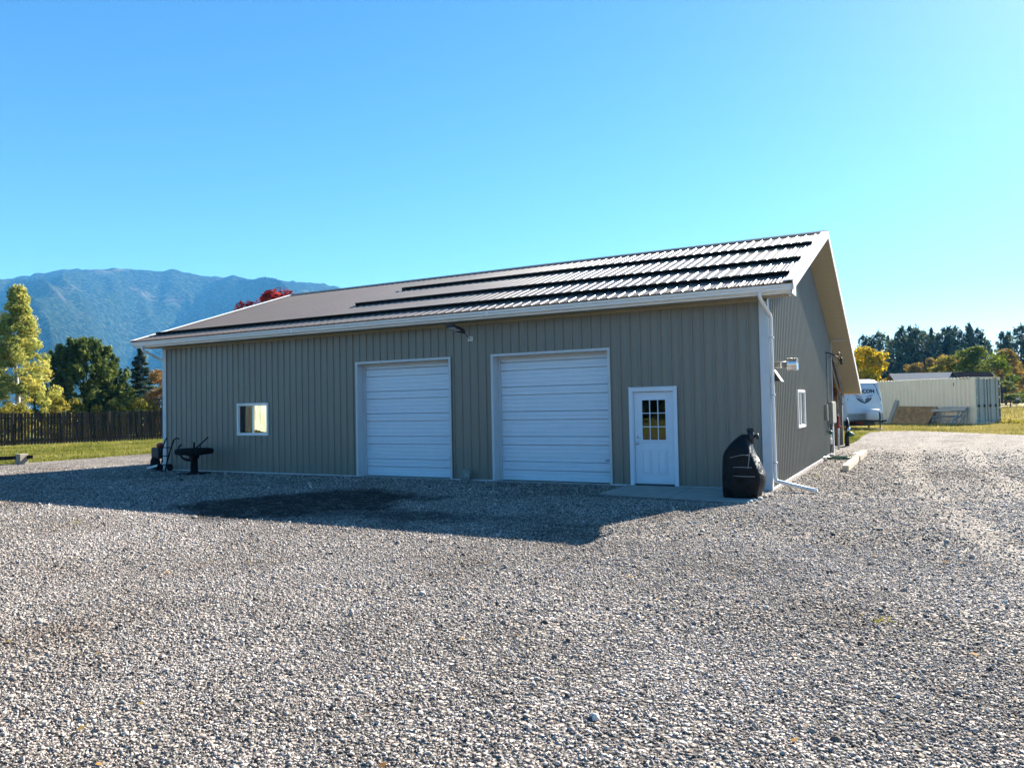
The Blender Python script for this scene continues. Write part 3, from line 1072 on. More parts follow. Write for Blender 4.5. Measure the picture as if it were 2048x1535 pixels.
# ---- entry door
def entry_door():
    x0, x1, z0, z1 = ED
    fr = MB(); w = 0.045
    fr.box(x0 - w, x0 + .035, -0.058, -0.0315, 0.0, z1 + w - .008); fr.box(x1 - .035, x1 + w, -0.058, -0.0315, 0.0, z1 + w - .008)
    fr.box(x0 + .035, x1 - .035, -0.058, -0.0315, z1 - .035, z1 + w - .008)
    fr.box(x0 - w - .008, x1 + w + .008, -0.070, -0.0315, z1 + w - .008, z1 + w + .014)
    fr.box(x0, x0 + .05, -0.031, 0.10, 0.0, z1); fr.box(x1 - .05, x1, -0.031, 0.10, 0, z1); fr.box(x0 + .05, x1 - .05, -0.031, 0.10, z1 - .05, z1)
    o = bevel(fr.build('entry_door', M['door_white'], B), 0.006, 2)
    a, b_ = x0 + .054, x1 - .054           # leaf
    zb, zt = 0.062, z1 - .054
    y = 0.028
    gx0, gx1 = a + .165, b_ - .165         # light
    gz0, gz1 = 0.995, 1.875
    lf = MB()
    lf.box(a, gx0, y, y + .042, zb, zt); lf.box(gx1, b_, y, y + .042, zb, zt)
    lf.box(gx0, gx1, y, y + .042, zb, gz0); lf.box(gx0, gx1, y, y + .042, gz1, zt)
    # moulding round the light, glazing bars
    e = .028
    lf.box(gx0 - e, gx0 + .012, y - .014, y - .0005, gz0 - e, gz1 + e); lf.box(gx1 - .012, gx1 + e, y - .014, y - .0005, gz0 - e, gz1 + e)
    lf.box(gx0 + .012, gx1 - .012, y - .014, y - .0005, gz0 - e, gz0 + .012); lf.box(gx0 + .012, gx1 - .012, y - .014, y - .0005, gz1 - .012, gz1 + e)
    W = gx1 - gx0; Hh = gz1 - gz0
    for k in (1, 2):
        xx = gx0 + W * k / 3; lf.box(xx - .009, xx + .009, y - .010, y + .012, gz0 + .012, gz1 - .012)
        zz = gz0 + Hh * k / 3
        for j in range(3):
            lf.box(gx0 + W * j / 3 + (.012 if j == 0 else .009), gx0 + W * (j + 1) / 3 - (.012 if j == 2 else .009), y - .010, y + .012, zz - .009, zz + .009)
    # two raised panels below
    for px0, px1 in ((a + .155, a + .365), (b_ - .365, b_ - .155)):
        pz0, pz1 = 0.28, 0.80
        t = .020
        lf.box(px0, px1, y - .018, y - .0005, pz0, pz0 + t); lf.box(px0, px1, y - .018, y - .0005, pz1 - t, pz1)
        lf.box(px0, px0 + t, y - .018, y - .0005, pz0 + t, pz1 - t); lf.box(px1 - t, px1, y - .018, y - .0005, pz0 + t, pz1 - t)
        lf.box(px0 + .04, px1 - .04, y - .014, y - .0005, pz0 + .04, pz1 - .04)
    bevel(lf.build('door_leaf', M['door_white'], o), 0.003, 2)
    for j in range(3):
        for k in range(3):
            pn = MB().box(gx0 + W * j / 3 + .004, gx0 + W * (j + 1) / 3 - .004, y + .015, y + .021, gz0 + Hh * k / 3 + .004, gz0 + Hh * (k + 1) / 3 - .004)
            pn.build('pane', M['glass'], o)
    kn = MB(); kn.lathe([(0.0, -.005), (.032, -.005), (.032, .004), (.012, .008), (.012, .03), (.026, .04), (.030, .052), (.024, .066), (0.004, .07)], (0, 0, 0), 16, 'y')
    kb = [(vx + a + .065, y - vy, vz + 0.935) for vx, vy, vz in kn.v]; kn.v = kb
    kn.build('knob', M['galv'], o, True)
    db = MB(); db.lathe([(0.0, -.005), (.030, -.005), (.030, .012), (.022, .018), (0.003, .02)], (0, 0, 0), 16, 'y')
    db.v = [(vx + a + .065, y - vy, vz + 1.07) for vx, vy, vz in db.v]
    db.build('deadbolt', M['galv'], o, True)
    MB().box(x0 + .05, x1 - .05, -0.035, 0.12, 0.035, 0.058).build('threshold', M['dark'], o)
    MB().box(x0 + .0, x1 - .0, -0.022, 0.14, 0.0, 0.035).build('sill', M['grey_metal'], o)
entry_door()

# ---- windows
M['curtain'] = None
def curtain_mat():
    mt, nt, b = new_mat('glowing_curtain')
    co = coords(nt)
    mp = nt.nodes.new('ShaderNodeMapping'); mp.inputs['Scale'].default_value = (14, 14, 0.9)
    nt.links.new(co, mp.inputs[0])
    n = tex_noise(nt, mp.outputs[0], 1.4, 3)
    c = ramp(nt, n.outputs[0], [(0.35, (0.46, 0.40, 0.22)), (0.5, (0.80, 0.74, 0.52)), (0.7, (0.88, 0.84, 0.64))])
    nt.links.new(c, b.inputs['Base Color'])
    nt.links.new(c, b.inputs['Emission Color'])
    b.inputs['Emission Strength'].default_value = 0.55  # glow is put into the cloth itself; nothing lights it from behind
    b.inputs['Roughness'].default_value = 0.9
    return mt
M['curtain'] = curtain_mat()
def screen_mat():
    mt, nt, b = new_mat('insect_screen')
    tp = nt.nodes.new('ShaderNodeBsdfTransparent')
    mx = nt.nodes.new('ShaderNodeMixShader'); mx.inputs[0].default_value = 0.72
    b.inputs['Base Color'].default_value = (0.02, 0.022, 0.024, 1)
    b.inputs['Roughness'].default_value = 0.8
    nt.links.new(tp.outputs[0], mx.inputs[1]); nt.links.new(b.outputs[0], mx.inputs[2])
    nt.links.new(mx.outputs[0], nt.nodes['Material Output'].inputs[0])
    return mt
M['screen'] = screen_mat()

def window(place, w, h, curtain=True):
    """place(u, d, z): u along the wall, d outwards, z up; origin at the lower left of the opening"""
    def bx(mb, u0, u1, d0, d1, z0, z1):
        vs = [place(u_, d_, z_) for z_ in (z0, z1) for d_ in (d0, d1) for u_ in (u0, u1)]
        mb.add(vs, [(0, 2, 3, 1), (4, 5, 7, 6), (0, 1, 5, 4), (2, 6, 7, 3), (0, 4, 6, 2), (1, 3, 7, 5)])
    fr = MB(); e = .045; o_ = .028
    bx(fr, -o_, e * .6, -.06, .044, -o_, h + o_); bx(fr, w - e * .6, w + o_, -.06, .044, -o_, h + o_)
    bx(fr, e * .6, w - e * .6, -.06, .044, -o_, e * .6); bx(fr, e * .6, w - e * .6, -.06, .044, h - e * .6, h + o_)
    o = bevel(fr.build('window', M['white'], B), .004, 2)
    sa = MB(); m_ = w * 0.5; a = e * .6 + .002
    bx(sa, m_ - .022, m_ + .022, -.035, .020, a, h - a)
    bx(sa, a, a + .022, -.03, .008, a, h - a); bx(sa, w - a - .022, w - a, -.03, .018, a, h - a)
    for z0 in (a, h - a - .022):
        bx(sa, a + .022, m_ - .022, -.03, .008, z0, z0 + .022); bx(sa, m_ + .022, w - a - .022, -.03, .018, z0, z0 + .022)
    sa.build('sash', M['white'], o)
    for u0, u1, dd in ((a + .02, m_ - .02, -.02), (m_ + .02, w - a - .02, -.005)):
        g = MB(); bx(g, u0, u1, dd - .004, dd, a + .02, h - a - .02); g.build('pane', M['glass'], o)
    if curtain:
        s_ = MB(); bx(s_, a + .022, m_ - .022, -.010, -.008, a + .022, h - a - .022); s_.build('insect_screen', M['screen'], o)
        # hanging cloth with folds and a rolled hem
        n = 60; cu = MB(); vs = []; nz = 12
        for j in range(nz + 1):
            z = 0.10 + (h - .1) * j / nz
            for i in range(n + 1):
                u_ = 0.13 + (w - .15) * i / n
                dd = -0.12 + .018 * math.sin(u_ * 34 + 1.2 * math.sin(z * 4)) + .010 * math.sin(u_ * 71 + z * 2)
                zz = z + (0.035 * math.sin(u_ * 9.5 + 2.0) if j == 0 else 0)
                vs.append(place(u_, dd, zz))
        fs = [(j * (n + 1) + i, j * (n + 1) + i + 1, (j + 1) * (n + 1) + i + 1, (j + 1) * (n + 1) + i) for j in range(nz) for i in range(n)]
        cu.add(vs, fs); cu.build('curtain', M['curtain'], o, True, False)
        he = MB(); pts = [place(m_ + .06 + (w * .5 - .14) * k / 10, -.10 + .02 * math.sin(k * .6), 0.125 + .035 * math.sin(k / 10 * math.pi)) for k in range(11)]
        he.tube(pts, [.012 + .018 * math.sin(max(.05, k / 10) * math.pi * .97) for k in range(11)], 8)
        he.build('rolled_hem', M['curtain'], o, True)
    bk = MB(); bx(bk, -.02, w + .02, -.30, -.28, -.05, h + .05); bk.build('blind', M['black'] if curtain else M['trim'], o)
    return o
window(lambda u_, d_, z_: (FW[0] + u_, -d_, FW[2] + z_), FW[1] - FW[0], FW[3] - FW[2])
window(lambda u_, d_, z_: (d_, SW[0] + u_, SW[2] + z_), SW[1] - SW[0], SW[3] - SW[2], False)

# ---- downspouts
def downspout(pts, name='downspout'):
    P = [Vector(p) for p in pts]
    # rounded elbows
    Q = [P[0]]
    for i in range(1, len(P) - 1):
        a = (P[i - 1] - P[i]).normalized() * 0.07; c = (P[i + 1] - P[i]).normalized() * 0.07
        for t in (0, .25, .5, .75, 1):
            Q.append(P[i] + a * (1 - t) ** 2 + c * t ** 2)
    Q.append(P[-1])
    mb = MB(); mb.tube(Q, 0.037, 10)
    return mb.build(name, M['white'], B, True)
downspout([(0.0, -0.615, 3.90), (0.0, -0.615, 3.78), (0.080, 0.06, 3.50), (0.080, 0.06, 0.20), (0.89, -0.29, 0.065)])
downspout([(-18.50, -0.615, 3.90), (-18.50, -0.615, 3.76), (-18.375, 0.09, 3.42), (-18.375, 0.09, 0.20), (-18.86, -0.20, 0.06)])
sb = MB(); sb.box(0.032, 0.125, 0.02, 0.125, 3.05, 3.075); sb.box(0.032, 0.125, 0.02, 0.125, 1.9, 1.925); sb.box(0.032, 0.125, 0.02, 0.125, 0.55, 0.575)
sb.build('downspout_strap', M['trim'], B)

# concrete pad before the entry door: two slabs with a joint
pad = thing('concrete_pad', 'pale concrete pad of two slabs before the white entry door', 'pad')
def slab(q):
    mb = MB(); mb.hexa([(x_, y_, -.06) for x_, y_ in q], [(x_, y_, .036) for x_, y_ in q])
    bevel(mb.build('slab', M['concrete'], pad), .008, 2)
slab([(-2.98, -1.72), (-1.505, -1.95), (-1.545, -0.045), (-2.98, -0.045)])
slab([(-1.49, -1.952), (-0.02, -2.16), (-0.06, -0.045), (-1.53, -0.045)])

# ================================================================== THINGS ON AND BY THE WORKSHOP
def axes_beam(mb, a, b, w, h, up=(0, 0, 1)):
    return mb.beam(a, b, w, h, up)

# flood light on its arm above the wall between the roller doors
t = thing('flood_light', 'black solar flood light on a grey arm high between the two white roller doors', 'flood light', (-6.93, -0.022, 3.45))
mb = MB(); mb.box(-.07, .07, -.012, .002, -.055, .06); mb.box(-.05, -.015, -.05, -.012, -.03, .03); mb.box(.015, .05, -.05, -.012, -.03, .03)
bevel(mb.build('wall_plate', M['white'], t), .003)
mb = MB(); mb.tube([(0, -.03, 0.0), (0.03, -.20, .05), (0.105, -.50, .12)], .021, 10)
mb.build('arm', M['galv'], t, True)
hd_ = MB()
a = Vector((0.105, -.46, .115)); b_ = Vector((0.06, -1.02, .235))
dv = (b_ - a).normalized(); sd = Vector((1, 0, 0)); sd = (sd - dv * sd.dot(dv)).normalized(); up_ = sd.cross(dv)
def hp(l, w, h): return a + dv * l + sd * w + up_ * h
prof = [(0.0, .045), (.05, .07), (.14, .105), (.16, .115), (.55, .115), (.57, .10)]
vs = []
for l, w in prof:
    th = .028 if l > .1 else .02
    vs += [hp(l, -w, -th), hp(l, w, -th), hp(l, w, th), hp(l, -w, th)]
fs = [(i * 4 + k, i * 4 + (k + 1) % 4, (i + 1) * 4 + (k + 1) % 4, (i + 1) * 4 + k) for i in range(len(prof) - 1) for k in range(4)] + [(3, 2, 1, 0), tuple(len(vs) - 4 + k for k in range(4))]
hd_.add(vs, fs)
bevel(hd_.build('lamp_head', M['black'], t), .006)
for l0 in (.24, .40):
    mb = MB(); s_ = -1 if up_.z > 0 else 1
    mb.hexa([hp(l0, -.085, s_ * .0285), hp(l0, .085, s_ * .0285), hp(l0 + .11, .085, s_ * .0285), hp(l0 + .11, -.085, s_ * .0285)],
            [hp(l0, -.085, s_ * .034), hp(l0, .085, s_ * .034), hp(l0 + .11, .085, s_ * .034), hp(l0 + .11, -.085, s_ * .034)])
    mb.build('lens', M['trim'], t)

# flue with its round cap, and the vent hood below it
t = thing('exhaust_flue', 'shiny round metal exhaust flue standing out from the gable wall near its front corner', 'flue', (0.02, 0.55, 2.53))
mb = MB(); mb.tube([(-0.02, 0, 0), (0.30, 0, 0)], .066, 16)
mb.build('pipe', M['boxgrey'], t, True)
mb = MB(); mb.lathe([(.054, 0.285), (.128, .287), (.130, .29), (.130, .465), (.134, .468), (.134, .478), (.120, .480), (.05, .46)], (0, 0, 0), 28, 'x')
mb.build('cap', M['galv'], t, False)
mb = MB(); mb.lathe([(.060, .16), (.0685, .161), (.0685, .172), (.060, .173)], (0, 0, 0), 20, 'x')
mb.build('clamp', M['galv'], t)
t = thing('vent_hood', 'dark wedge shaped vent hood with a white top under the exhaust flue', 'vent hood', (0.022, 0.55, 2.20))
mb = MB(); mb.hexa([(0, -.13, 0.0), (.165, -.13, 0.0), (.165, .13, 0.0), (0, .13, 0.0)], [(0, -.13, .225), (.012, -.13, .225), (.012, .13, .225), (0, .13, .225)])
mb.build('hood', M['dark'], t)
mb = MB(); mb.hexa([(.167, -.14, -.012), (.18, -.14, -.012), (.18, .14, -.012), (.167, .14, -.012)], [(.014, -.14, .235), (.024, -.14, .235), (.024, .14, .235), (.014, .14, .235)])
mb.build('top_plate', M['white'], t)

# electrical service at the rear end of the gable wall
t = thing('electrical_panel', 'grey electrical meter cabinet with conduits low on the gable wall near its rear corner', 'electrical box', (0.022, 11.0, 0))
bevel(MB().box(0, .16, -.62, .55, 1.02, 1.74).build('cabinet', M['boxgrey'], t), .01)
MB().box(.162, .175, -.58, .51, 1.06, 1.70).build('cabinet_door', M['boxgrey'], t)
bevel(MB().box(0, .10, -1.36, -1.22, 1.16, 1.66).build('switch_box', M['boxgrey'], t), .008)
mb = MB(); mb.tube([(.05, -.62, 1.74), (.05, -.62, 3.30)], .026, 8); mb.tube([(.05, .2, 1.02), (.05, .2, 0.05)], .04, 8); mb.tube([(.05, -.55, 1.02), (.05, -.55, .75)], .022, 8)
mb.build('conduit', M['grey_metal'], t, True)
mb = MB(); mb.tube([(.02, -.62, 3.32), (.18, -.5, 3.28), (.34, -.35, 3.17), (.42, -.25, 3.02)], .020, 8); mb.tube([(.02, -.62, 3.12), (.20, -.48, 3.24)], .012, 6)
mb.build('mast_bracket', M['dark'], t, True)
mb = MB(); mb.tube([(.30, -.4, 3.22), (.40, -.3, 3.32), (.46, -.2, 3.24), (.40, -.2, 3.05)], .014, 6); mb.tube([(.40, -.25, 3.05), (.30, -.35, 2.86), (.24, -.4, 2.96), (.26, -.45, 3.05)], .010, 6)
mb.lathe([(.03, 2.93), (.035, 2.95), (.035, 3.14), (.02, 3.17)], (.44, -.2, 0), 8)
mb.build('service_cable', M['black'], t, True)

# wall tap with a green fitting
t = thing('wall_tap', 'outdoor wall tap with a green fitting and white hose end on the gable wall', 'tap', (0.022, 10.05, 0.80))
mb = MB(); mb.tube([(0, 0, 0), (.10, 0, 0), (.13, -.02, -.03)], .018, 8); mb.box(.05, .065, -.22, .02, .02, .035)
mb.build('pipe', M['dark'], t)
mb = MB(); mb.lathe([(.02, -.06), (.05, -.05), (.05, .05), (.02, .06)], (.13, 0, -.03), 10)
mb.build('valve_body', M['green'], t, True)
mb = MB(); mb.tube([(.13, 0, -.10), (.13, .03, -.2)], .03, 8); mb.tube([(.13, .04, -.22), (.14, .06, -.4)], .034, 8)
mb.build('hose_end', M['white'], t, True)
mb = MB(); mb.tube([(.14, .06, -.4), (.10, .1, -.6), (.07, .12, -.78)], .012, 6)
mb.build('hose_tail', M['dark'], t, True)

# coil of garden hose
hc = MB(); pts = []
r_ = random.Random(4)
for i in range(150):
    a = i * 0.26; k = i / 150
    rad = 0.30 + .05 * math.sin(i * .37) + .07 * (k - .5)
    pts.append((0.40 + rad * 1.15 * math.cos(a) + .05 * math.sin(k * 9), 9.0 + rad * math.sin(a), 0.03 + .045 * k + .012 * math.sin(i * .9)))
pts += [(0.72, 8.85, .09), (0.84, 9.0, .17), (0.93, 9.3, .19), (1.0, 9.6, .19)]
tag(hc.tube(pts, .0125, 6).build('garden_hose', M['green'], None, True), 'coiled green garden hose on the gravel beside the timbers', 'hose')
t = thing('hose_nozzle', 'small red and white hose fitting lying beside the green hose coil', 'hose fitting', (0.18, 9.75, 0.02))
MB().box(-.06, .07, -.05, .05, 0.0, .06).build('base', M['red'], t)
MB().box(-.07, .08, -.055, .055, .062, .10).build('collar', M['white'], t)

# two squared timbers lying end to end
def timber(label, a, b_, mat, w=.15):
    a = Vector(a); b_ = Vector(b_)
    ang = math.atan2(b_.y - a.y, b_.x - a.x)
    L = (b_ - a).length
    mb = MB(); mb.box(0, L, -w / 2, w / 2, 0, w)
    o = bevel(mb.build('timber', mat), .008, 2)
    o.location = (a.x, a.y, .015); o.rotation_euler = (0, 0, ang)
    return tag(o, label, 'timber', 'timbers lying along the gable wall')
M['palewood_x'] = wood('pale_timber_x', (0.30, 0.235, 0.155), (0.66, 0.58, 0.46), (0.8, 9, 9), 0.75)
M['greywood_x'] = wood('weathered_wood_x', (0.16, 0.13, 0.095), (0.36, 0.31, 0.24), (1.2, 9, 9))
timber('near squared timber of tan wood with a dark end grain lying on the gravel', (0.985, 4.70), (1.00, 8.10), M['palewood_x'])
timber('far bleached timber lying behind the other timber beyond the hose coil', (1.02, 8.16), (1.05, 10.75), M['palewood_x'], .165)

# red handled yard hydrant and the dark standpipe by the lean-to post
t = thing('yard_hydrant', 'yard hydrant with a white pipe and red handle before the open lean-to', 'hydrant', (0.05, 13.6, 0))
mb = MB(); mb.tube([(0, 0, 0), (0, 0, .80)], .035, 10); mb.build('pipe', M['trim'], t, True)
mb = MB(); mb.tube([(0, 0, .79), (0, 0, .90), (.01, -.02, 1.12)], .042, 10); mb.tube([(0, 0, .86), (.09, 0, .84), (.10, 0, .76)], .024, 8); mb.box(-.03, .05, -.03, .03, 1.06, 1.22)
mb.build('handle', M['red'], t, True)
mb = MB(); mb.tube([(.02, -.02, 1.22), (.0, -.03, 1.30)], .02, 8); mb.build('lever_tip', M['trim'], t, True)
t = thing('standpipe', 'black standpipe wrapped in hose with a green valve beside the lean-to post', 'standpipe', (0.17, 15.6, 0))
mb = MB(); mb.tube([(0, 0, 0), (0, 0, .40), (.03, 0, .62), (.03, 0, 1.0)], [.085, .08, .07, .06], 10); mb.build('pipe', M['black'], t, True)
mb = MB(); mb.tube([(.03, 0, .56), (.05, -.02, .74)], .085, 10); mb.tube([(.03, 0, 1.0), (.03, 0, 1.09)], .055, 10); mb.build('cover', M['galv'], t, True)
mb = MB(); mb.lathe([(.05, -.02), (.09, 0), (.10, .12), (.05, .16)], (.12, -.05, .42), 12); mb.tube([(.12, -.05, .5), (.27, -.05, .46)], .05, 8); mb.build('valve', M['green'], t, True)

# long handled tools leaning in the lean-to
for i, (x0, y0, x1, z1, lab, mt_) in enumerate([(-.50, 15.6, -.42, 1.55, 'pale wooden tool handle leaning in the lean-to, the longer one', 'palewood'), (-.78, 15.7, -.72, 1.3, 'short dark tool handle leaning against the strand board wall', 'dark')]):
    o = MB().tube([(x0, y0, 0.0), (x1, 16.08, z1)], .02, 8).build('tool_handle', M[mt_], None, True)
    tag(o, lab, 'tool', 'tools leaning in the lean-to')

# covered grill on the pad
def grill():
    t = thing('covered_grill', 'black fabric covered barbecue grill on the pad at the workshop corner', 'grill', (-0.22, -1.38, 0.036))
    # cross sections from bottom to top: (z, x0, x1, y0, y1)
    secs = [(0.0, -.36, .27, -.26, .22), (.05, -.375, .285, -.28, .24), (.14, -.38, .31, -.29, .25), (.26, -.38, .355, -.30, .26), (.385, -.375, .375, -.31, .27), (.46, -.37, .35, -.31, .27),
            (.62, -.37, .275, -.30, .27), (.74, -.365, .215, -.285, .27), (.82, -.345, .18, -.272, .265), (.90, -.30, .155, -.25, .255), (.98, -.235, .13, -.22, .24), (1.05, -.165, .105, -.18, .21), (1.105, -.10, .08, -.13, .16), (1.14, -.05, .055, -.08, .10), (1.152, -.01, .03, -.03, .03)]
    n = 40; vs = []; fs = []
    for z, x0, x1, y0, y1 in secs:
        for k in range(n):
            a = 2 * math.pi * k / n
            ca, sa = math.cos(a), math.sin(a)
            e = 0.45 if z < .85 else .6
            cx = math.copysign(abs(ca) ** e, ca); sy = math.copysign(abs(sa) ** e, sa)
            x = (x0 + x1) / 2 + cx * (x1 - x0) / 2; y = (y0 + y1) / 2 + sy * (y1 - y0) / 2
            w = 0.022 * mnoise.noise(Vector((x * 5, y * 5, z * 3))) + .014 * math.sin(k * 1.1 + 1.5 * math.sin(z * 4)) * max(0, 1 - z * 1.1)
            d = Vector((cx, sy, 0)).normalized()
            vs.append((x + d.x * w, y + d.y * w, z + (.01 * math.sin(k * 2.1) if z == 0 else 0)))
    for i in range(len(secs) - 1):
        for k in range(n):
            fs.append((i * n + k, i * n + (k + 1) % n, (i + 1) * n + (k + 1) % n, (i + 1) * n + k))
    fs.append(tuple((len(secs) - 1) * n + k for k in range(n)))
    mt, nt, b = new_mat('black_cover_fabric')
    co = coords(nt); ns = tex_noise(nt, co, 4, 6, 0.6)
    b.inputs['Base Color'].default_value = (0.004, 0.004, 0.0045, 1)
    b.inputs['Roughness'].default_value = 0.42
    b.inputs['Specular IOR Level'].default_value = 0.22
    bump(nt, b, ns.outputs[0], 1.0, 0.10)
    mb = MB(); mb.add(vs, fs)
    o = mb.build('cover', mt, t, True)
    sd_ = o.modifiers.new('sub', 'SUBSURF'); sd_.levels = 1; sd_.render_levels = 2
    mp = simple('piping_grey', (0.23, 0.235, 0.24), 0.5, 0, .1)
    def pipe(pts):
        MB().tube([(x + .22, y + 1.38, z - .036) for x, y, z in pts], .007, 6).build('piping', mp, t, True)
    yf = -1.685
    pipe([(-.42, yf, .77), (-.30, yf - .012, .80), (-.20, yf - .004, .825), (-.075, yf + .02, .815)])
    pipe([(-.36, yf - .02, .60), (-.20, yf - .02, .605), (-.03, yf - .01, .60)])
    pipe([(-.36, yf - .02, .445), (-.2, yf - .028, .44), (.02, yf - .018, .44)])
    pipe([(-.085, yf + .09, .98), (-.075, yf + .04, .90), (-.075, yf + .015, .81), (-.085, yf + .0, .70), (-.10, yf - .015, .58)])
    mb = MB(); mb.tube([(.11, .05, .98), (.12, .05, 1.22)], .062, 12); mb.tube([(.17, .06, 1.10), (.235, .06, 1.14), (.24, .06, 1.06)], .03, 8)
    mb.build('chimney', M['black'], t, True)
    mb = MB(); mb.lathe([(.058, 1.20), (.078, 1.21), (.078, 1.245), (.03, 1.26)], (.12, .05, 0), 14); mb.build('chimney_cap', M['black'], t, True)
grill()

# rock by the wall between the doors
def rock(name, label, cat, loc, size, seed, mat, group=None):
    bm = bmesh.new(); bmesh.ops.create_icosphere(bm, subdivisions=3, radius=1)
    for v in bm.verts:
        n_ = mnoise.noise(v.co * 1.1 + Vector((seed, 0, 0))) * .38 + mnoise.noise(v.co * 3.1 + Vector((0, seed, 0))) * .13
        v.co = Vector((v.co.x * size[0], v.co.y * size[1], v.co.z * size[2])) * (1 + n_)
    me = bpy.data.meshes.new(name); bm.to_mesh(me); bm.free(); me.materials.append(mat)
    o = link(name, me); o.location = loc
    return tag(o, label, cat, group)
M['rock'] = simple('grey_rock', (0.24, 0.24, 0.22), 0.9, 0, .35, 9, .5)
M['rockdark'] = simple('brown_rock', (0.12, 0.09, 0.075), 0.9, 0, .35, 12, .5)
M['rockpale'] = simple('pale_rock', (0.50, 0.47, 0.42), 0.85, 0, .25, 12, .4)
rr = rock('rock', 'upright grey fieldstone set against the siding between the roller doors', 'rock', (-7.03, -0.17, 0.13), (.12, .11, .19), 3.0, M['rock'])
rr.rotation_euler = (0, R(18), 0)
gr = 'larger stones lying loose in the yard'
rock('stone', 'fist sized pale stone alone in the foreground gravel', 'stone', (1.0, -11.7, .018), (.030, .026, .024), 8, M['rockpale'], gr)
rock('stone', 'small dark brown stone in the foreground gravel right of the pale stone', 'stone', (2.23, -11.4, .016), (.026, .022, .02), 14, M['rockdark'], gr)
rock('stone', 'dark stone alone on the sunlit gravel right of the building shadow', 'stone', (1.80, -7.33, .02), (.04, .034, .028), 5, M['rockdark'], gr)
for i, (x, y, s, lab) in enumerate([(.10, -1.22, .05, 'white stone under the right rim of the black grill cover'), (.06, -1.55, .06, 'largest white stone at the pad corner by the grill'), (-.02, -2.0, .05, 'white stone at the front right corner of the pad'), (.17, -1.05, .04, 'small white stone at the foot of the corner trim'), (.02, -1.80, .045, 'white stone between the grill and the pad corner')]):
    rock('stone', lab, 'stone', (x, y, .03), (s, s * .8, s * .6), 20 + i * 3, M['rockpale'], 'white stones round the grill')

# manual tyre changer with a tyre lying on it
t = thing('tyre_changer', 'dark manual tyre changer on a pedestal by the left end of the workshop wall', 'tyre changer', (-15.96, -0.77, 0))
mb = MB(); mb.box(-.36, .36, -.30, .30, .015, .04); mb.build('base_plate', M['dull_black'], t)
mb = MB(); mb.tube([(0, 0, .03), (0, 0, .50)], [.11, .095], 12); mb.box(-.10, .10, -.1, .1, .46, .54); mb.build('pedestal', M['dull_black'], t)
mb = MB(); mb.lathe([(.02, .54), (.22, .55), (.22, .58), (.03, .60), (.026, .93), (.02, .935)], (0, 0, 0), 16); mb.build('table', M['dull_black'], t)
mb = MB(); mb.tube([(.03, 0, .73), (.26, 0, .87), (.61, -.02, 1.07)], [.022, .02, .018], 8); mb.tube([(.23, 0, .87), (.26, 0, .84), (.26, 0, .72)], .016, 8); mb.build('pry_bar', M['dull_black'], t, True)
mb = MB(); mb.tube([(-.08, 0, .40), (-.35, -.02, .42), (-.50, -.02, .48), (-.66, -.02, .62), (-.68, -.02, .70), (-.62, -.02, .80), (-.53, -.02, .86)], [.035, .04, .028, .024, .024, .022, .022], 8)
mb.build('bead_arm', M['dull_black'], t, True)
o = MB()
prof = []
for k in range(20):
    a = 2 * math.pi * k / 20
    prof.append((.39 + .135 * math.copysign(abs(math.cos(a)) ** .6, math.cos(a)), .665 + .088 * math.copysign(abs(math.sin(a)) ** .6, math.sin(a))))
n = 36; vs = []; fs = []
for k in range(n):
    a = 2 * math.pi * k / n
    for q, (r_, z) in enumerate(prof):
        rr_ = r_ + (.006 if (k % 2 and r_ > .47) else 0)
        vs.append((rr_ * math.cos(a), rr_ * math.sin(a), z))
for k in range(n):
    for q in range(20):
        fs.append((k * 20 + q, k * 20 + (q + 1) % 20, ((k + 1) % n) * 20 + (q + 1) % 20, ((k + 1) % n) * 20 + q))
o.add(vs, fs); ty = o.build('tyre', M['rubber'], None, True); ty.location = (-15.96, -0.77, 0)
tag(ty, 'black tyre lying flat on top of the tyre changer', 'tyre')

# hand truck leaning at the left corner
t = thing('hand_truck', 'two wheeled hand truck with curved handles leaning at the left corner of the workshop', 'hand truck', (-17.95, -0.28, 0))
mb = MB()
for sx, top in ((-.30, 0), (.09, 0)):
    bx_ = sx; lean = .33
    mb.tube([(bx_, -.02, .03), (bx_ + .05, .0, .30), (bx_ + lean * .75, .04, .84), (bx_ + lean * .95, .05, .97), (bx_ + lean * 1.25, .06, 1.02), (bx_ + lean * 1.6, .07, 1.0)][:6 if sx > 0 else 4] + ([] if sx > 0 else [(bx_ + lean * 1.1, .05, 1.02)]), .020, 8)
mb.build('frame', M['dull_black'], t, True)
for z in (.2, .47, .73):
    k = z * .33
    MB().tube([(-.27 + k * .85, .0, z), (.12 + k * .85, .0, z)], .016, 8).build('cross_bar', M['dull_black'], t, True)
for sx in (-.26, .20):
    w = MB(); w.lathe([(.02, -.035), (.06, -.03), (.10, -.03), (.115, -.015), (.115, .015), (.10, .03), (.06, .03), (.02, .035)], (sx, .06, .115), 18, 'y')
    w.build('wheel', M['rubber'], t, True)
MB().box(-.33, .14, -.20, .0, .018, .03).build('toe_plate', M['dull_black'], t)

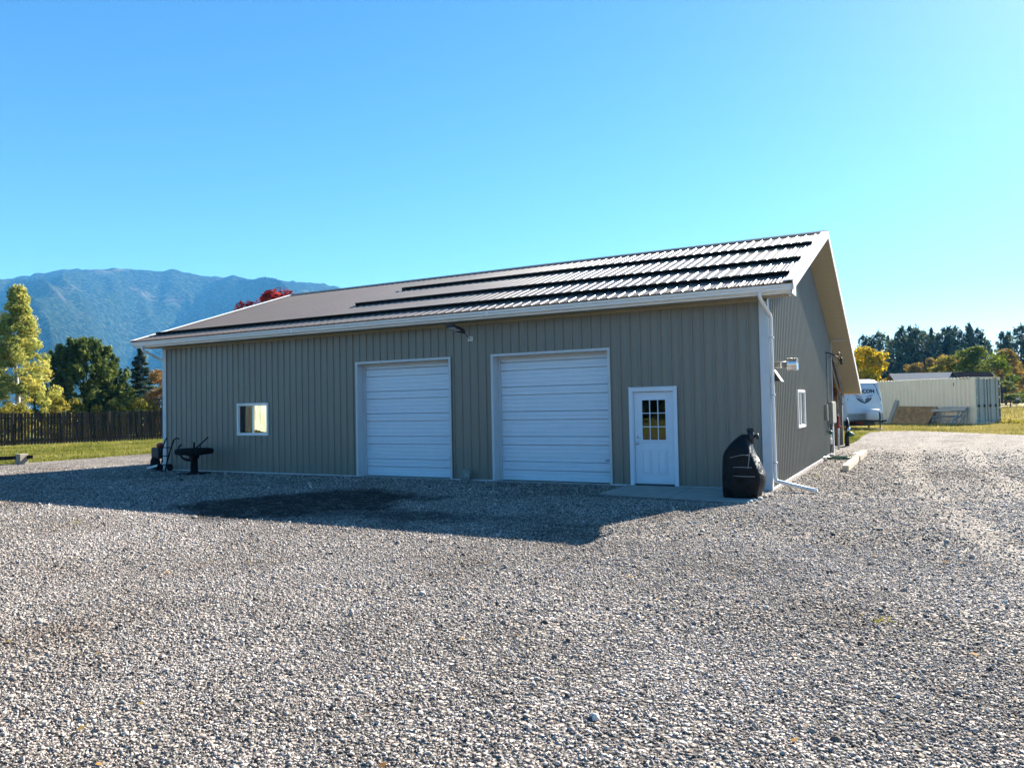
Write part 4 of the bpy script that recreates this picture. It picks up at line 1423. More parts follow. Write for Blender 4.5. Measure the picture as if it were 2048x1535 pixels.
# dark engine unit behind the corner
t = thing('engine_unit', 'dark engine on a small wheel frame behind the left corner of the workshop', 'engine', (-18.95, 0.32, 0))
bevel(MB().box(-.14, .22, -.22, .22, .34, .70).build('engine_block', M['black'], t), .03, 3)
mb = MB(); mb.lathe([(.03, .70), (.12, .71), (.13, .80), (.05, .84)], (.04, 0, 0), 14); mb.build('fuel_tank', M['red'], t, True)
mb = MB(); mb.tube([(-.05, 0, .40), (-.30, -.02, .33), (-.31, -.02, .46)], .028, 8); mb.build('drawbar', M['black'], t, True)
mb = MB(); mb.lathe([(.02, -.06), (.10, -.06), (.19, -.05), (.205, 0), (.19, .05), (.10, .06), (.02, .06)], (.04, -.2, .205), 20, 'y'); mb.build('wheel', M['rubber'], t, True)
mb = MB(); mb.lathe([(.02, -.06), (.10, -.06), (.19, -.05), (.205, 0), (.19, .05), (.10, .06), (.02, .06)], (.04, .2, .205), 20, 'y'); mb.build('wheel', M['rubber'], t, True)

# low rail at the lawn edge
t = thing('rail_barrier', 'low timber rail barrier with a stout square post at the edge of the lawn', 'barrier', (-26.1, -0.05, 0))
bevel(MB().box(-.16, .16, -.15, .15, -.1, .42).build('post', M['greywood'], t), .015)
def rb(a, b_): return MB().beam(a, b_, .07, .13)
rb((.27, .25, .30), (-.9, -.9, .27)).build('rail', M['fence'], t)
rb((-.9, -.9, .27), (-4.6, -4.6, .2)).build('rail', M['fence'], t)
bevel(MB().box(-3.76, -3.44, -3.75, -3.45, -.1, .40).build('post', M['greywood'], t), .015)

# ================================================================== WOODEN FENCE behind the lawn
def fence():
    P0 = Vector((-40.88, 6.87, 0)); D = Vector((0.2450, 0.9695, 0))
    s0, s1 = -14.0, 26.0
    t = thing('wooden_fence', 'long dark brown picket fence behind the left lawn', 'fence')
    nrm = Vector((0.9695, -0.245, 0))
    r_ = random.Random(3)
    mp = MB().box(-.062, .062, -.010, .010, 0, 1.0).mesh('picket', M['fence'])
    s = s0; k = 0
    while s < s1:
        p = P0 + D * s + nrm * .03
        z = ground_h(p.x, p.y)
        o = link('picket', mp, t)
        o.location = (p.x, p.y, z + .03 + r_.uniform(-.01, .02))
        o.rotation_euler = (r_.uniform(-.008, .008), r_.uniform(-.012, .012), math.atan2(D.y, D.x) + r_.uniform(-.02, .02))
        o.scale = (r_.uniform(.93, 1.04), 1, r_.uniform(1.74, 1.79))
        s += .158; k += 1
    s = s0
    while s < s1:
        p = P0 + D * s - nrm * .07; z = ground_h(p.x, p.y)
        q = P0 + D * (s + 2.44) - nrm * .07; zq = ground_h(q.x, q.y)
        MB().box(p.x - .05, p.x + .05, p.y - .05, p.y + .05, z - .1, z + 1.85).build('post', M['fence'], t)
        for h in (.28, 1.52):
            MB().beam((p.x, p.y, z + h), (q.x, q.y, zq + h), .04, .09).build('rail', M['fence'], t)
        s += 2.44
fence()

# ================================================================== RIGHT SIDE: container, trailer, stacked goods
def container():
    L, W, H = 12.19, 2.44, 2.87
    ox, oy = 5.51, 37.1
    z0 = ground_h(ox, oy) - 0.02
    t = thing('shipping_container', 'long cream shipping container with grey double doors at its right end', 'container', (ox, oy, z0), 0.927)
    # local x: across the door end (to the right), local y: along the length, away
    z = 0.0
    fr = MB()
    for x in (0, W - .16):
        for y in (0, L - .16):
            fr.box(x, x + .16, y, y + .16, z, z + H)
    for x in (0.0, W - .10):
        fr.box(x + .005, x + .095, .16, L - .16, z + .02, z + .18); fr.box(x + .015, x + .085, .16, L - .16, z + H - .10, z + H - .01)
    for y in (0.005, L - .105):
        fr.box(.16, W - .16, y, y + .10, z + .01, z + .17); fr.box(.16, W - .16, y, y + .10, z + H - .13, z + H - .005)
    fr.build('frame', M['cream'], t)
    # corner castings
    cc = MB()
    for x in (-.006, W - .162):
        for y in (-.006, L - .162):
            for zz in (0.0, H - .118):
                cc.box(x, x + .168, y, y + .178, zz - .003, zz + .121)
    tag(cc.build('corner_casting', M['cream'], t))
    # corrugated side sheets: trapezoid wave
    def side(x, s, name):
        mb = MB(); pts = []
        y = .16; p = 0.278
        while y < L - .16:
            for dy, d in ((0, 0), (.085, 0), (.140, -.055), (.225, -.055)):
                if y + dy < L - .16: pts.append((y + dy, d))
            y += p
        pts.append((L - .16, 0))
        n = len(pts)
        vs = [(x - s * d, y_, zz) for zz in (z + .18, z + H - .10) for y_, d in pts]
        fs = [(k, k + 1, n + k + 1, n + k) for k in range(n - 1)]
        mb.add(vs, fs); return mb.build(name, M['cream'], t, fix=False)
    side(0.02, -1, 'side_panel'); side(W - .02, 1, 'side_panel')
    rf = MB(); pts = []; y = .1
    while y < L - .1:
        for dy, d in ((0, 0), (.09, 0), (.11, .02), (.20, .02)):
            if y + dy < L - .1: pts.append((y + dy, d))
        y += .22
    n = len(pts)
    rf.add([(x, y_, z + H - .015 + d) for x in (.05, W - .05) for y_, d in pts], [(k, k + 1, n + k + 1, n + k) for k in range(n - 1)])
    rf.build('roof', M['cream'], t, fix=False)
    MB().box(.05, W - .05, .1, L - .1, z + .10, z + .14).build('floor', M['greywood'], t)
    MB().box(.1, W - .1, L - .12, L - .10, z + .1, z + H - .1).build('end_panel', M['cream'], t)
    md_ = painted_metal('container_door_grey', (0.36, 0.365, 0.33), 0.5, .3)
    for k, (xa, xb) in enumerate(((.17, W / 2 - .012), (W / 2 + .012, W - .17))):
        d = MB(); d.box(xa, xb, .02, .06, z + .19, z + H - .15)
        for zz in (.19, .78, .84, 1.40, 1.46, 2.04, 2.10, H - .20):
            d.box(xa + .03, xb - .03, .008, .0195, zz + .01, zz + .035)
        dr = bevel(d.build('door', md_, t), .004)
        MB().box(xa - .012, xa + .012, .004, .0195, z + .18, z + H - .14).build('door_seal', M['rubber'], dr)
        for fx in (.26, .76):
            xx = xa + (xb - xa) * fx
            b = MB(); b.tube([(xx, -.012, z + .12), (xx, -.012, z + H - .06)], .020, 8)
            for zz in (.16, .62, 1.9, H - .18):
                b.box(xx - .045, xx + .045, -.03, .0195, zz, zz + .06)
            b.build('lock_bar', M['grey_metal'], dr)
            hb_ = MB(); zz = 1.12
            hb_.box(xx - .20, xx + .02, -.05, -.03, zz, zz + .035); hb_.box(xx - .10, xx - .04, -.06, .0, zz - .06, zz + .10)
            hb_.build('lock_handle', M['dark'], dr)
        for zz in (.35, .95, 1.6, 2.25):
            hx = xa - .05 if k == 0 else xb + .05
            MB().box(hx - .05, hx + .05, -.015, .015, zz, zz + .10).build('hinge', M['cream'], dr)
    pl = MB().box(.34, .58, .002, .0075, .42, .72); pl.build('vent_plate', M['grey_metal'], t)
    # yellow and black height marks and small lettering at the top corner
    my = simple('mark_yellow', (0.62, 0.42, 0.03), .6)
    for k in range(6):
        q = MB(); y0 = .22 + k * .11
        q.add([(-.003, y0, H - .095), (-.003, y0 + .07, H - .095), (-.003, y0 + .11, H - .035), (-.003, y0 + .04, H - .035)], [(0, 1, 2, 3)])
        q.add([(.012, y0, H - .095), (.012, y0 + .07, H - .095), (.012, y0 + .11, H - .035), (.012, y0 + .04, H - .035)], [(3, 2, 1, 0), (0, 1, 5, 4), (1, 2, 6, 5), (2, 3, 7, 6), (3, 0, 4, 7)])
        q.v = [q.v[i] for i in range(len(q.v))]
        q.f = [(0, 1, 2, 3), (7, 6, 5, 4), (0, 1, 5, 4), (1, 2, 6, 5), (2, 3, 7, 6), (3, 0, 4, 7)]
        q.build('height_mark', my if k % 2 == 0 else M['black'], t)
    for x0, w_ in ((.28, .34), (1.75, .42)):
        for k in range(4):
            MB().box(x0 + k * w_ / 4, x0 + k * w_ / 4 + w_ / 5.5, .0015, .0045, H - .095, H - .045).build('end_mark', M['black'], t)
    MB().box(-.004, .010, 1.25, 1.30, H - .50, H - .28).build('side_mark', M['black'], t)
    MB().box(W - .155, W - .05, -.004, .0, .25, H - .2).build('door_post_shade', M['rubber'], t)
    return t
CT = container()
CTM = Matrix.Translation(CT.location) @ Matrix.Rotation(0.927, 4, 'Z')
def cw(x, y, z=0.0):
    """point in front of the container: x across (negative is in front of the long side), y along it"""
    p = CTM @ Vector((x, y, 0))
    return Vector((p.x, p.y, ground_h(p.x, p.y) + z))

# sheet of strand board leaning on the container
mb = MB()
a0, a1 = cw(-.62, 5.32, .03), cw(-.72, 2.60, .0)
b0, b1 = cw(-.16, 4.98, 1.16), cw(-.10, 2.30, 1.10)
n_ = Vector((.0, .0, 0)); off = (CTM.to_3x3() @ Vector((-1, 0, 0))) * .02
mb.hexa([a0, a1, b1, b0], [a0 + off, a1 + off, b1 + off, b0 + off])
tag(mb.build('strand_board', M['osb2']), 'large brown sheet of strand board leaning on the cream container', 'board')
mb = MB()
mb.beam(cw(-.50, 5.55, 0), cw(-.10, 5.18, 1.55), .26, .045, (CTM.to_3x3() @ Vector((1, 0, 0))))
tag(mb.build('plank', M['greywood']), 'dark grey plank standing against the container left of the strand board', 'plank')

# stacked grey scaffold frames and beams
def scaffold(label, y0, y1, xo, h, brace):
    mb = MB(); k = .025
    p = [cw(xo, y0, .02), cw(xo, y1, .02), cw(xo + .16, y1, h), cw(xo + .16, y0, h)]
    for i in range(4):
        mb.tube([p[i], p[(i + 1) % 4]], k, 6)
    m1 = (p[0] + p[1]) / 2
    if brace:
        mb.tube([p[3], m1], k * .9, 6); mb.tube([m1, p[2]], k * .9, 6)
    q0 = p[0].lerp(p[3], .55); q1 = p[1].lerp(p[2], .55)
    mb.tube([q0, q1], k * .9, 6)
    for f in (.2, .5, .8):
        c = p[0].lerp(p[1], f); mb.tube([c, c - Vector((0, 0, .06)) + Vector((-.02, -.05, 0))], k, 6)
    return tag(mb.build('scaffold_frame', M['grey_metal'], None, True), label, 'scaffold frame', 'scaffold frames stacked against the container')
scaffold('grey scaffold frame with a V brace, foremost in the pile by the container', 2.35, .75, -.62, .50, True)
scaffold('taller grey scaffold frame behind the V braced one', 2.2, .45, -.42, .82, True)
scaffold('plain grey scaffold frame at the back of the pile, against the container', 2.3, .35, -.28, .95, False)
def bar(label, pa, pb, w, h):
    return tag(MB().beam(pa, pb, w, h).build('metal_beam', M['grey_metal']), label, 'beam', 'beams lying on the scaffold pile')
bar('long grey beam lying across the top of the scaffold frames', cw(-.5, 2.45, .86), cw(-.4, .3, .93), .10, .14)
bar('thin grey beam topmost on the scaffold pile', cw(-.25, 1.95, 1.05), cw(-.22, .28, 1.03), .12, .09)
bar('grey leg leaning steeply at the right end of the scaffold pile', cw(-.85, .95, .02), cw(-.35, .62, .92), .06, .06)
bar('thin grey leg leaning nearest the container doors', cw(-.75, .52, .02), cw(-.30, .34, .88), .05, .05)
bar('second leaning leg from the right in the scaffold pile', cw(-.80, .80, .02), cw(-.38, .50, .80), .045, .045)

def text_mesh(body, size, name):
    cu = bpy.data.curves.new(name, 'FONT')
    cu.body = body; cu.size = size; cu.align_x = 'CENTER'; cu.extrude = 0.004
    cu.space_character = 1.08; cu.offset = 0.012
    o = bpy.data.objects.new(name, cu); COL.objects.link(o)
    dg = bpy.context.evaluated_depsgraph_get()
    me = bpy.data.meshes.new_from_object(o.evaluated_get(dg))
    bpy.data.objects.remove(o, do_unlink=True)
    bpy.data.curves.remove(cu)
    me.name = name
    return me

def trailer():
    # local: +x is the trailer's left-hand seen from the front (right in the picture), -y is forward
    ang = R(41)
    t = thing('travel_trailer', 'white travel trailer with dark lettering parked nose out before the container', 'trailer', (0.02, 29.6, ground_h(0.02, 29.6)), ang)
    t.scale = (1, 1, 0.94)
    mw = simple('trailer_white', (0.58, 0.61, 0.65), 0.25, 0, .03, 2)
    W = 1.13
    # side profile (y, z): nose slopes back towards the roof
    prof = [(0.55, .50), (.10, .55), (-.02, .95), (.0, 1.25), (.10, 1.9), (.24, 2.45), (.36, 2.72), (.58, 2.88), (.95, 2.93), (7.0, 2.95), (7.1, 2.85), (7.1, .50)]
    mb = MB(); n = len(prof)
    vs = []
    for x, s in ((-W, 1), (-W + .06, 0), (W - .06, 0), (W, 1)):
        for y, z in prof:
            yy = y + (.05 if s and y < 1 else 0); zz = z - (.05 if s and z > 2 else 0)
            vs.append((x, yy, zz))
    fs = []
    for k in range(3):
        for i in range(n):
            fs.append((k * n + i, k * n + (i + 1) % n, (k + 1) * n + (i + 1) % n, (k + 1) * n + i))
    fs += [tuple(range(n)), tuple(range(3 * n, 4 * n))]
    mb.add(vs, fs)
    body = bevel(mb.build('body', mw, t), .03, 3)
    body.modifiers['bevel'].angle_limit = R(60)
    # diamond plate skirt under the nose
    mb = MB(); mb.prism([(.10, .56), (.55, .505), (.55, .47), (.08, .50)], lambda p, q: (q, p[0], p[1]), -W + .02, W - .02)
    mb.box(-W + .03, W - .03, -.012, .02, .56, .93)
    mb.v = [(x, y + (.0), z) for x, y, z in mb.v]
    mb.build('stone_guard', M['grey_metal'], t)
    # nose plane helper: front face between (0,1.25) and (.24,2.45)
    def nose(z):
        ys = [p[0] for p in prof[2:9]]; zs = [p[1] for p in prof[2:9]]
        return float(np.interp(z, zs, ys)) - .006
    ink = simple('dark_ink', (0.010, 0.014, 0.028), .5)
    ink2 = simple('grey_blue_ink', (0.14, 0.19, 0.27), .5)
    me = text_mesh('RUBICON', .31, 'lettering')
    me.materials.append(ink)
    o = link('lettering', me, t)
    zc = 2.12; sl = math.atan2(.14, .55)
    o.location = (0, nose(zc) - .012, zc); o.rotation_euler = (R(90) - sl, 0, 0)
    # emblem below the word: spread wings closing to a point
    def flat(name, pts, mat, lift=.004):
        q = MB()
        n_ = len(pts)
        vs = [(x, nose(z) - lift, z) for x, z in pts] + [(x, nose(z) + .003, z) for x, z in pts]
        q.add(vs, [tuple(range(n_)), tuple(range(2 * n_ - 1, n_ - 1, -1))] + [(i, (i + 1) % n_, n_ + (i + 1) % n_, n_ + i) for i in range(n_)])
        return q.build(name, mat, t)
    for s in (-1, 1):
        flat('emblem', [(s * x, z) for x, z in [(.66, 2.02), (.40, 1.98), (.16, 1.90), (.06, 1.86), (.20, 1.87), (.42, 1.91)]], ink2)
        flat('emblem', [(s * x, z) for x, z in [(.50, 1.88), (.42, 1.72), (.22, 1.58), (.0, 1.50), (.0, 1.58), (.20, 1.68), (.36, 1.80)]], ink)
        flat('emblem', [(s * x, z) for x, z in [(.34, 1.85), (.28, 1.76), (.12, 1.66), (.02, 1.64), (.10, 1.76), (.22, 1.82)]], ink2 if s < 0 else ink)
        flat('corner_stripe', [(s * x, z) for x, z in [(.80, 2.62), (.90, 2.50), (1.04, 1.72), (1.03, 1.66), (.90, 2.1)]], ink)
    # side stripes, grab handle, marker light
    for z in (.96, 1.06, 1.14):
        MB().box(-W - .004, -W + .002, .35, 2.2, z, z + .06).build('side_stripe', ink, t)
    mb = MB(); mb.tube([(-W - .002, .32, .85), (-W - .05, .30, .9), (-W - .05, .30, 1.3), (-W - .002, .32, 1.35)], .013, 6); mb.build('grab_handle', M['white'], t, True)
    MB().box(-W - .01, -W + .0, .28, .36, 1.48, 1.54).build('marker_light', M['red'], t)
    for s in (-1, 1):
        MB().box(s * .86 - .05, s * .86 + .05, nose(2.62) - .02, nose(2.62) + .06, 2.63, 2.66).build('marker_light', M['red'], t)
    mb = MB(); mb.box(.86, 1.08, nose(1.55) - .025, nose(1.55) + .02, 1.50, 1.57); mb.build('latch', M['galv'], t)
    # propane cover on the tongue
    mb = MB(); n = 24; secs = [(.56, .31, .22), (.62, .33, .24), (1.08, .33, .24), (1.15, .31, .22), (1.18, .24, .16)]
    vs = []; fs = []
    for z, rx, ry in secs:
        for k in range(n):
            a = 2 * math.pi * k / n; c_, s_ = math.cos(a), math.sin(a)
            vs.append((.05 + rx * math.copysign(abs(c_) ** .5, c_), -.52 + ry * math.copysign(abs(s_) ** .5, s_), z))
    for i in range(len(secs) - 1):
        for k in range(n): fs.append((i * n + k, i * n + (k + 1) % n, (i + 1) * n + (k + 1) % n, (i + 1) * n + k))
    fs += [tuple(range(n)), tuple((len(secs) - 1) * n + k for k in range(n))]
    mb.add(vs, fs); mb.build('propane_cover', mw, t, True)
    # A frame and coupler
    mb = MB(); mb.beam((-.75, .3, .50), (.0, -1.35, .50), .07, .12); mb.beam((.75, .3, .50), (.0, -1.35, .50), .07, .12); mb.beam((0, -1.3, .52), (0, -1.58, .53), .09, .10)
    mb.box(-.4, .4, -.62, -.42, .52, .555)
    mb.build('drawbar', M['black'], t)
    mb = MB(); mb.tube([(0, -1.12, .08), (0, -1.12, .50)], .030, 8); mb.tube([(0, -1.12, .45), (0, -1.12, 1.02)], .045, 10); mb.box(-.06, .06, -1.20, -1.04, .055, .08)
    mb.build('tongue_jack', M['black'], t, True)
    # red and tan gear beneath the nose, wheels, chassis
    MB().box(-.95, .95, .50, 6.9, .20, .50).build('chassis', M['black'], t)
    for x in (-W + .12, W - .12):
        for y in (3.5, 4.35):
            w = MB(); w.lathe([(.05, -.1), (.28, -.1), (.345, -.07), (.345, .07), (.28, .1), (.05, .1)], (0, 0, 0), 22, 'x')
            w.v = [(a + x, b + y, c + .345) for a, b, c in w.v]
            w.build('wheel', M['rubber'], t, True)
    for x in (-.35,):
        w = MB(); w.tube([(x, .35, .42), (x + .35, .35, .42)], .13, 12); w.build('gear_box', M['red'], t, True)
    for x in (-W + .25, W - .25):
        MB().beam((x, .9, .06), (x, .9, .46), .06, .06, (1, 0, 0)).build('stabiliser', M['black'], t)
    return t
TR = trailer()
TM = Matrix.Translation(TR.location) @ Matrix.Rotation(R(41), 4, 'Z')
p = TM @ Vector((0, -1.12, 0))
o = bevel(MB().box(-.22, .22, -.16, .16, 0.0, .09).build('wood_block', M['greywood']), .008)
o.location = (p.x, p.y, ground_h(p.x, p.y) - .02); o.rotation_euler = (0, 0, R(33))
tag(o, 'brown wood block under the trailer tongue jack', 'wood block')

# farm buildings beyond the container: only the roofs show
def farm_house(label, loc, rz, L, W, wall_h, ridge_h, roof_mat, wall_mat):
    t = thing('farm_house', label, 'house', loc, rz)
    mb = MB(); mb.prism([(0, 0), (W, 0), (W, wall_h), (W / 2, ridge_h - .08), (0, wall_h)], lambda p, q: (q, p[0], p[1]), 0, L)
    wl = mb.build('wall', wall_mat, t)
    sl = (ridge_h - wall_h) / (W / 2)
    for s in (0, 1):
        y0, y1 = (-.5, W / 2) if s == 0 else (W + .5, W / 2)
        z0 = wall_h - .5 * sl
        q = MB(); q.prism([(y0, z0), (y1, ridge_h), (y1, ridge_h + .10), (y0, z0 + .10)], lambda p, v: (v, p[0], p[1]), -.5, L + .5)
        q.build('roof', roof_mat, t)
    for k in range(3):
        MB().box(L * (.2 + .28 * k), L * (.2 + .28 * k) + 1.1, -.03, .02, 1.0, 2.1).build('window', M['black'], t)
    return t
M['roof_pale'] = simple('pale_roof_sheet', (0.22, 0.23, 0.24), .9, 0, .12, 4, 0, .05)
M['roof_dark'] = simple('dark_shingle', (0.012, 0.013, 0.018), .95, 0, .2, 4, 0, .02)
M['wall_dk'] = simple('dark_green_wall', (0.05, 0.06, 0.045), .7)
farm_house('low farm building with a pale grey roof just showing over the container', (1.6, 67.6, ground_h(1.6, 67.6)), R(22), 5.6, 6.5, 2.2, 4.08, M['roof_pale'], M['wall_dk'])
farm_house('farm building with a dark roof showing over the right part of the container', (6.9, 69.9, ground_h(6.9, 69.9)), R(24), 2.6, 4.4, 2.4, 4.02, M['roof_dark'], M['wall_dk'])

# far rail fence, and the pale car parked under the far trees
def rail_fence(label, a, b, n, h):
    a = Vector((*a, 0)); b = Vector((*b, 0))
    t = thing('rail_fence', label, 'fence')
    for k in range(n + 1):
        p = a.lerp(b, k / n); z = ground_h(p.x, p.y)
        MB().box(p.x - .07, p.x + .07, p.y - .07, p.y + .07, z - .1, z + h).build('post', M['fence'], t)
        if k < n:
            q = a.lerp(b, (k + 1) / n); zq = ground_h(q.x, q.y)
            for f in (.45, .92):
                MB().beam((p.x, p.y, z + h * f), (q.x, q.y, zq + h * f), .05, .12).build('rail', M['fence'], t)
rail_fence('dark rail fence across the far side of the dry field', (8, 137), (40, 134), 11, 1.45)
def car():
    t = thing('parked_car', 'white car parked under the far trees beyond the dry field', 'car', (17.2, 147, ground_h(17.2, 147)), R(14))
    mb = MB(); mb.prism([(-2.1, .35), (2.1, .35), (2.15, .75), (1.4, .95), (.75, 1.42), (-.9, 1.45), (-1.7, .98), (-2.15, .85)], lambda p, q: (p[0], q, p[1]), -.85, .85)
    bevel(mb.build('body', M['white'], t), .05)
    MB().box(-.95, .75, -.86, -.84, 1.0, 1.35).build('window', M['black'], t)
    for x in (-1.3, 1.35):
        for y in (-.8, .8):
            w = MB(); w.lathe([(.05, -.1), (.30, -.1), (.32, 0), (.30, .1), (.05, .1)], (x, y, .32), 16, 'y'); w.build('wheel', M['rubber'], t, True)
car()

# ================================================================== TREES
def leaf_quads(P, N, size, tone, asp=1.0, seed=0):
    """P: n x 3 centres, N: n x 3 preferred normals; returns verts, faces arrays"""
    n = len(P); g = np.random.default_rng(seed)
    N = N + g.normal(0, .55, (n, 3)); N /= np.linalg.norm(N, axis=1)[:, None] + 1e-9
    A = np.cross(N, g.normal(0, 1, (n, 3))); A /= np.linalg.norm(A, axis=1)[:, None] + 1e-9
    Bv = np.cross(N, A)
    s = (size * np.exp(g.normal(0, .28, n)))[:, None]
    q = np.stack([P - A * s * .5, P - Bv * s * .34 * asp + A * s * .05, P + A * s * .5, P + Bv * s * .34 * asp + A * s * .05], 1)
    return q.reshape(-1, 3), tone

def crown_mesh(name, P, N, size, tone, mat, asp=1.0, seed=0):
    v, tn = leaf_quads(P, N, size, tone, asp, seed)
    n = len(P)
    me = bpy.data.meshes.new(name)
    me.vertices.add(4 * n); me.vertices.foreach_set('co', v.astype(np.float32).ravel())
    me.loops.add(4 * n); me.loops.foreach_set('vertex_index', np.arange(4 * n, dtype=np.int32))
    me.polygons.add(n); me.polygons.foreach_set('loop_start', np.arange(0, 4 * n, 4, dtype=np.int32)); me.polygons.foreach_set('loop_total', np.full(n, 4, dtype=np.int32))
    at = me.attributes.new('tone', 'FLOAT', 'FACE'); at.data.foreach_set('value', np.clip(tn, 0, 1).astype(np.float32))
    me.materials.append(mat); me.update(); me.validate()
    return me

def limb_tree(mb, h, r0, g, spread, n=9, z0=.25, rise=.5):
    """tapered trunk with limbs; returns limb end points"""
    pts = [(0, 0, -.1)]; rs = [r0 * 1.25]
    for k in range(1, 8):
        f = k / 7
        pts.append((g.normal(0, .03) * h * f * .5, g.normal(0, .03) * h * f * .5, h * .93 * f)); rs.append(max(.012, r0 * (1 - f) ** .8))
    mb.tube(pts, rs, 8)
    ends = []
    for k in range(n):
        f = z0 + (0.92 - z0) * (k + .5) / n
        a = k * 2.4 + g.uniform(-.4, .4)
        i = f * 7; i0 = int(i); p0 = Vector(pts[i0]).lerp(Vector(pts[min(7, i0 + 1)]), i - i0)
        ln = spread * (1.05 - .75 * f) * g.uniform(.75, 1.1)
        p1 = p0 + Vector((math.cos(a) * ln * .5, math.sin(a) * ln * .5, ln * rise * .4)); p2 = p0 + Vector((math.cos(a) * ln, math.sin(a) * ln, ln * rise))
        mb.tube([p0, p1, p2], [r0 * .35 * (1.05 - f), r0 * .22 * (1.05 - f), .008], 5)
        ends += [p1, p2]
    return ends

def broadleaf(name, label, cat, loc, h, crown, mat, nleaf, size, seed, trunk_mat, shape='round', group=None, clump=.55, nclump=70, trunk_h=.2, tilt=0.0, lobes=None):
    g = np.random.default_rng(seed)
    t = thing(name, label, cat, loc, 0, group)
    mb = MB(); limb_tree(mb, h, h * .016 + .02, g, crown * .9, 11, trunk_h, .55)
    mb.build('trunk', trunk_mat, t, True)
    # clumps of leaves spread through the crown volume, uneven on the outside
    C = []; W = []
    while len(C) < nclump:
        u_ = g.uniform(0, 1); a = g.uniform(0, 2 * math.pi)
        z = trunk_h + (1 - trunk_h) * u_
        if shape == 'cone':
            rad = (1 - u_) ** .78 * (.62 + .38 * min(1, u_ / .12))
            rad = max(rad, .04)
        elif shape == 'column':
            rad = (min(1, u_ / .2) ** .5) * (1 - u_ ** 3.0) * .9 + .05
        elif shape == 'shrub':
            rad = math.sqrt(max(0, 1 - u_ ** 2))
        else:
            rad = math.sqrt(max(0.0, 1 - (2 * u_ - 1) ** 2)) * (1.05 if u_ < .55 else .98)
        rr = rad * math.sqrt(g.uniform(.12, 1.0)) * (1 + (.07 if shape in ('cone', 'dome') else .22) * math.sin(3 * a + seed) + .10 * math.sin(7 * a + z * 9))
        C.append((rr * crown * math.cos(a), rr * crown * math.sin(a), z * h)); W.append(.55 + .9 * g.uniform())
    C = np.array(C); W = np.array(W)
    idx = g.choice(len(C), nleaf, p=W / W.sum())
    cs = clump * W[idx]
    D = g.normal(0, 1, (nleaf, 3)); D /= np.linalg.norm(D, axis=1)[:, None]
    rr = g.uniform(.25, 1, nleaf) ** .5
    P = C[idx] + D * (cs * rr)[:, None] * np.array([1, 1, .75])
    keep = P[:, 2] > .05
    P = P[keep]; D = D[keep]; idx = idx[keep]
    ctone = g.normal(.5, .20, len(C))
    tone = ctone[idx] + g.normal(0, .17, len(P))
    link('crown', crown_mesh('crown', P, D + np.array([0, 0, .25]), size, tone, mat, 1.0, seed), t)
    return t

def conifer_mesh(seed, h, rad, nq, kind='pine', size=.55):
    """conifer: whorls of branches carrying needle tufts, ragged for pines"""
    g = np.random.default_rng(seed)
    P = []; N = []; T = []
    nb = int(h * (8.0 if kind == 'spruce' else 2.6))
    per = max(4, nq // nb)
    for k in range(nb):
        f = (k + g.uniform(0, .9)) / nb
        if kind == 'spruce':
            z = h * (.06 + f * .93); ln = rad * (1 - f) ** .85 * g.uniform(.72, 1.08) + .08
        else:
            z = h * (.10 + f * .88)
            ln = rad * (1 - f) ** .62 * (.55 + .45 * min(1, f / .3)) * g.uniform(.35, 1.2) + .03 * h
        a = k * 2.399 + g.uniform(-.6, .6)
        n = max(5, int(per * (.4 + 1.2 * ln / rad)))
        if kind == 'spruce':
            s = g.uniform(.12, 1, n) ** .8; side = g.normal(0, .10 * ln + .06, n)
            dz = -.18 * s * ln + .10 * ln * s ** 2 + g.normal(0, .05 * h / 7, n)
        else:
            nc = 3
            ci = g.integers(0, nc, n); s = np.array([.35, .68, .95])[ci] + g.normal(0, .10, n)
            side = g.normal(0, .16 * ln + .04, n) + np.array([0, .12, -.12])[ci] * ln
            lift = g.uniform(-.05, .30)
            dz = lift * s * ln + g.normal(0, .022 * h, n)
        x = (s * ln) * math.cos(a) - side * math.sin(a); y = (s * ln) * math.sin(a) + side * math.cos(a)
        P.append(np.stack([x, y, z + dz], 1))
        N.append(np.stack([np.full(n, .35 * math.cos(a)), np.full(n, .35 * math.sin(a)), np.ones(n) * .8], 1))
        T.append(np.full(n, g.normal(.5, .18)) + g.normal(0, .16, n) + .15 * (s - .5))
    n = 16
    P.append(np.stack([g.normal(0, .012 * h, n), g.normal(0, .012 * h, n), h * g.uniform(.92, 1.0, n)], 1)); N.append(np.tile([0, 0, 1.0], (n, 1))); T.append(np.full(n, .5))
    return np.concatenate(P), np.concatenate(N), np.concatenate(T)

M['birch'] = leaf_mat('autumn_birch_leaf', [(0.12, 0.145, 0.03), (0.24, 0.265, 0.055), (0.38, 0.385, 0.09), (0.50, 0.47, 0.12), (0.46, 0.38, 0.08)], .45)
M['pineleaf'] = leaf_mat('pine_needles', [(0.028, 0.050, 0.010), (0.080, 0.115, 0.024), (0.155, 0.19, 0.042), (0.26, 0.27, 0.075)], .38)
M['spruceleaf'] = leaf_mat('spruce_needles', [(0.018, 0.036, 0.022), (0.040, 0.066, 0.040), (0.075, 0.105, 0.06), (0.13, 0.15, 0.08)], .25)
M['farpine'] = leaf_mat('far_pine_needles', [(0.018, 0.038, 0.026), (0.042, 0.076, 0.046), (0.080, 0.125, 0.070), (0.13, 0.17, 0.09)], .28)
M['yellowleaf'] = leaf_mat('yellow_leaf', [(0.20, 0.16, 0.012), (0.42, 0.31, 0.012), (0.58, 0.42, 0.015), (0.64, 0.46, 0.03)], .45)
M['greenleaf'] = leaf_mat('green_leaf', [(0.035, 0.065, 0.010), (0.075, 0.115, 0.014), (0.13, 0.165, 0.02), (0.21, 0.22, 0.03)], .4)
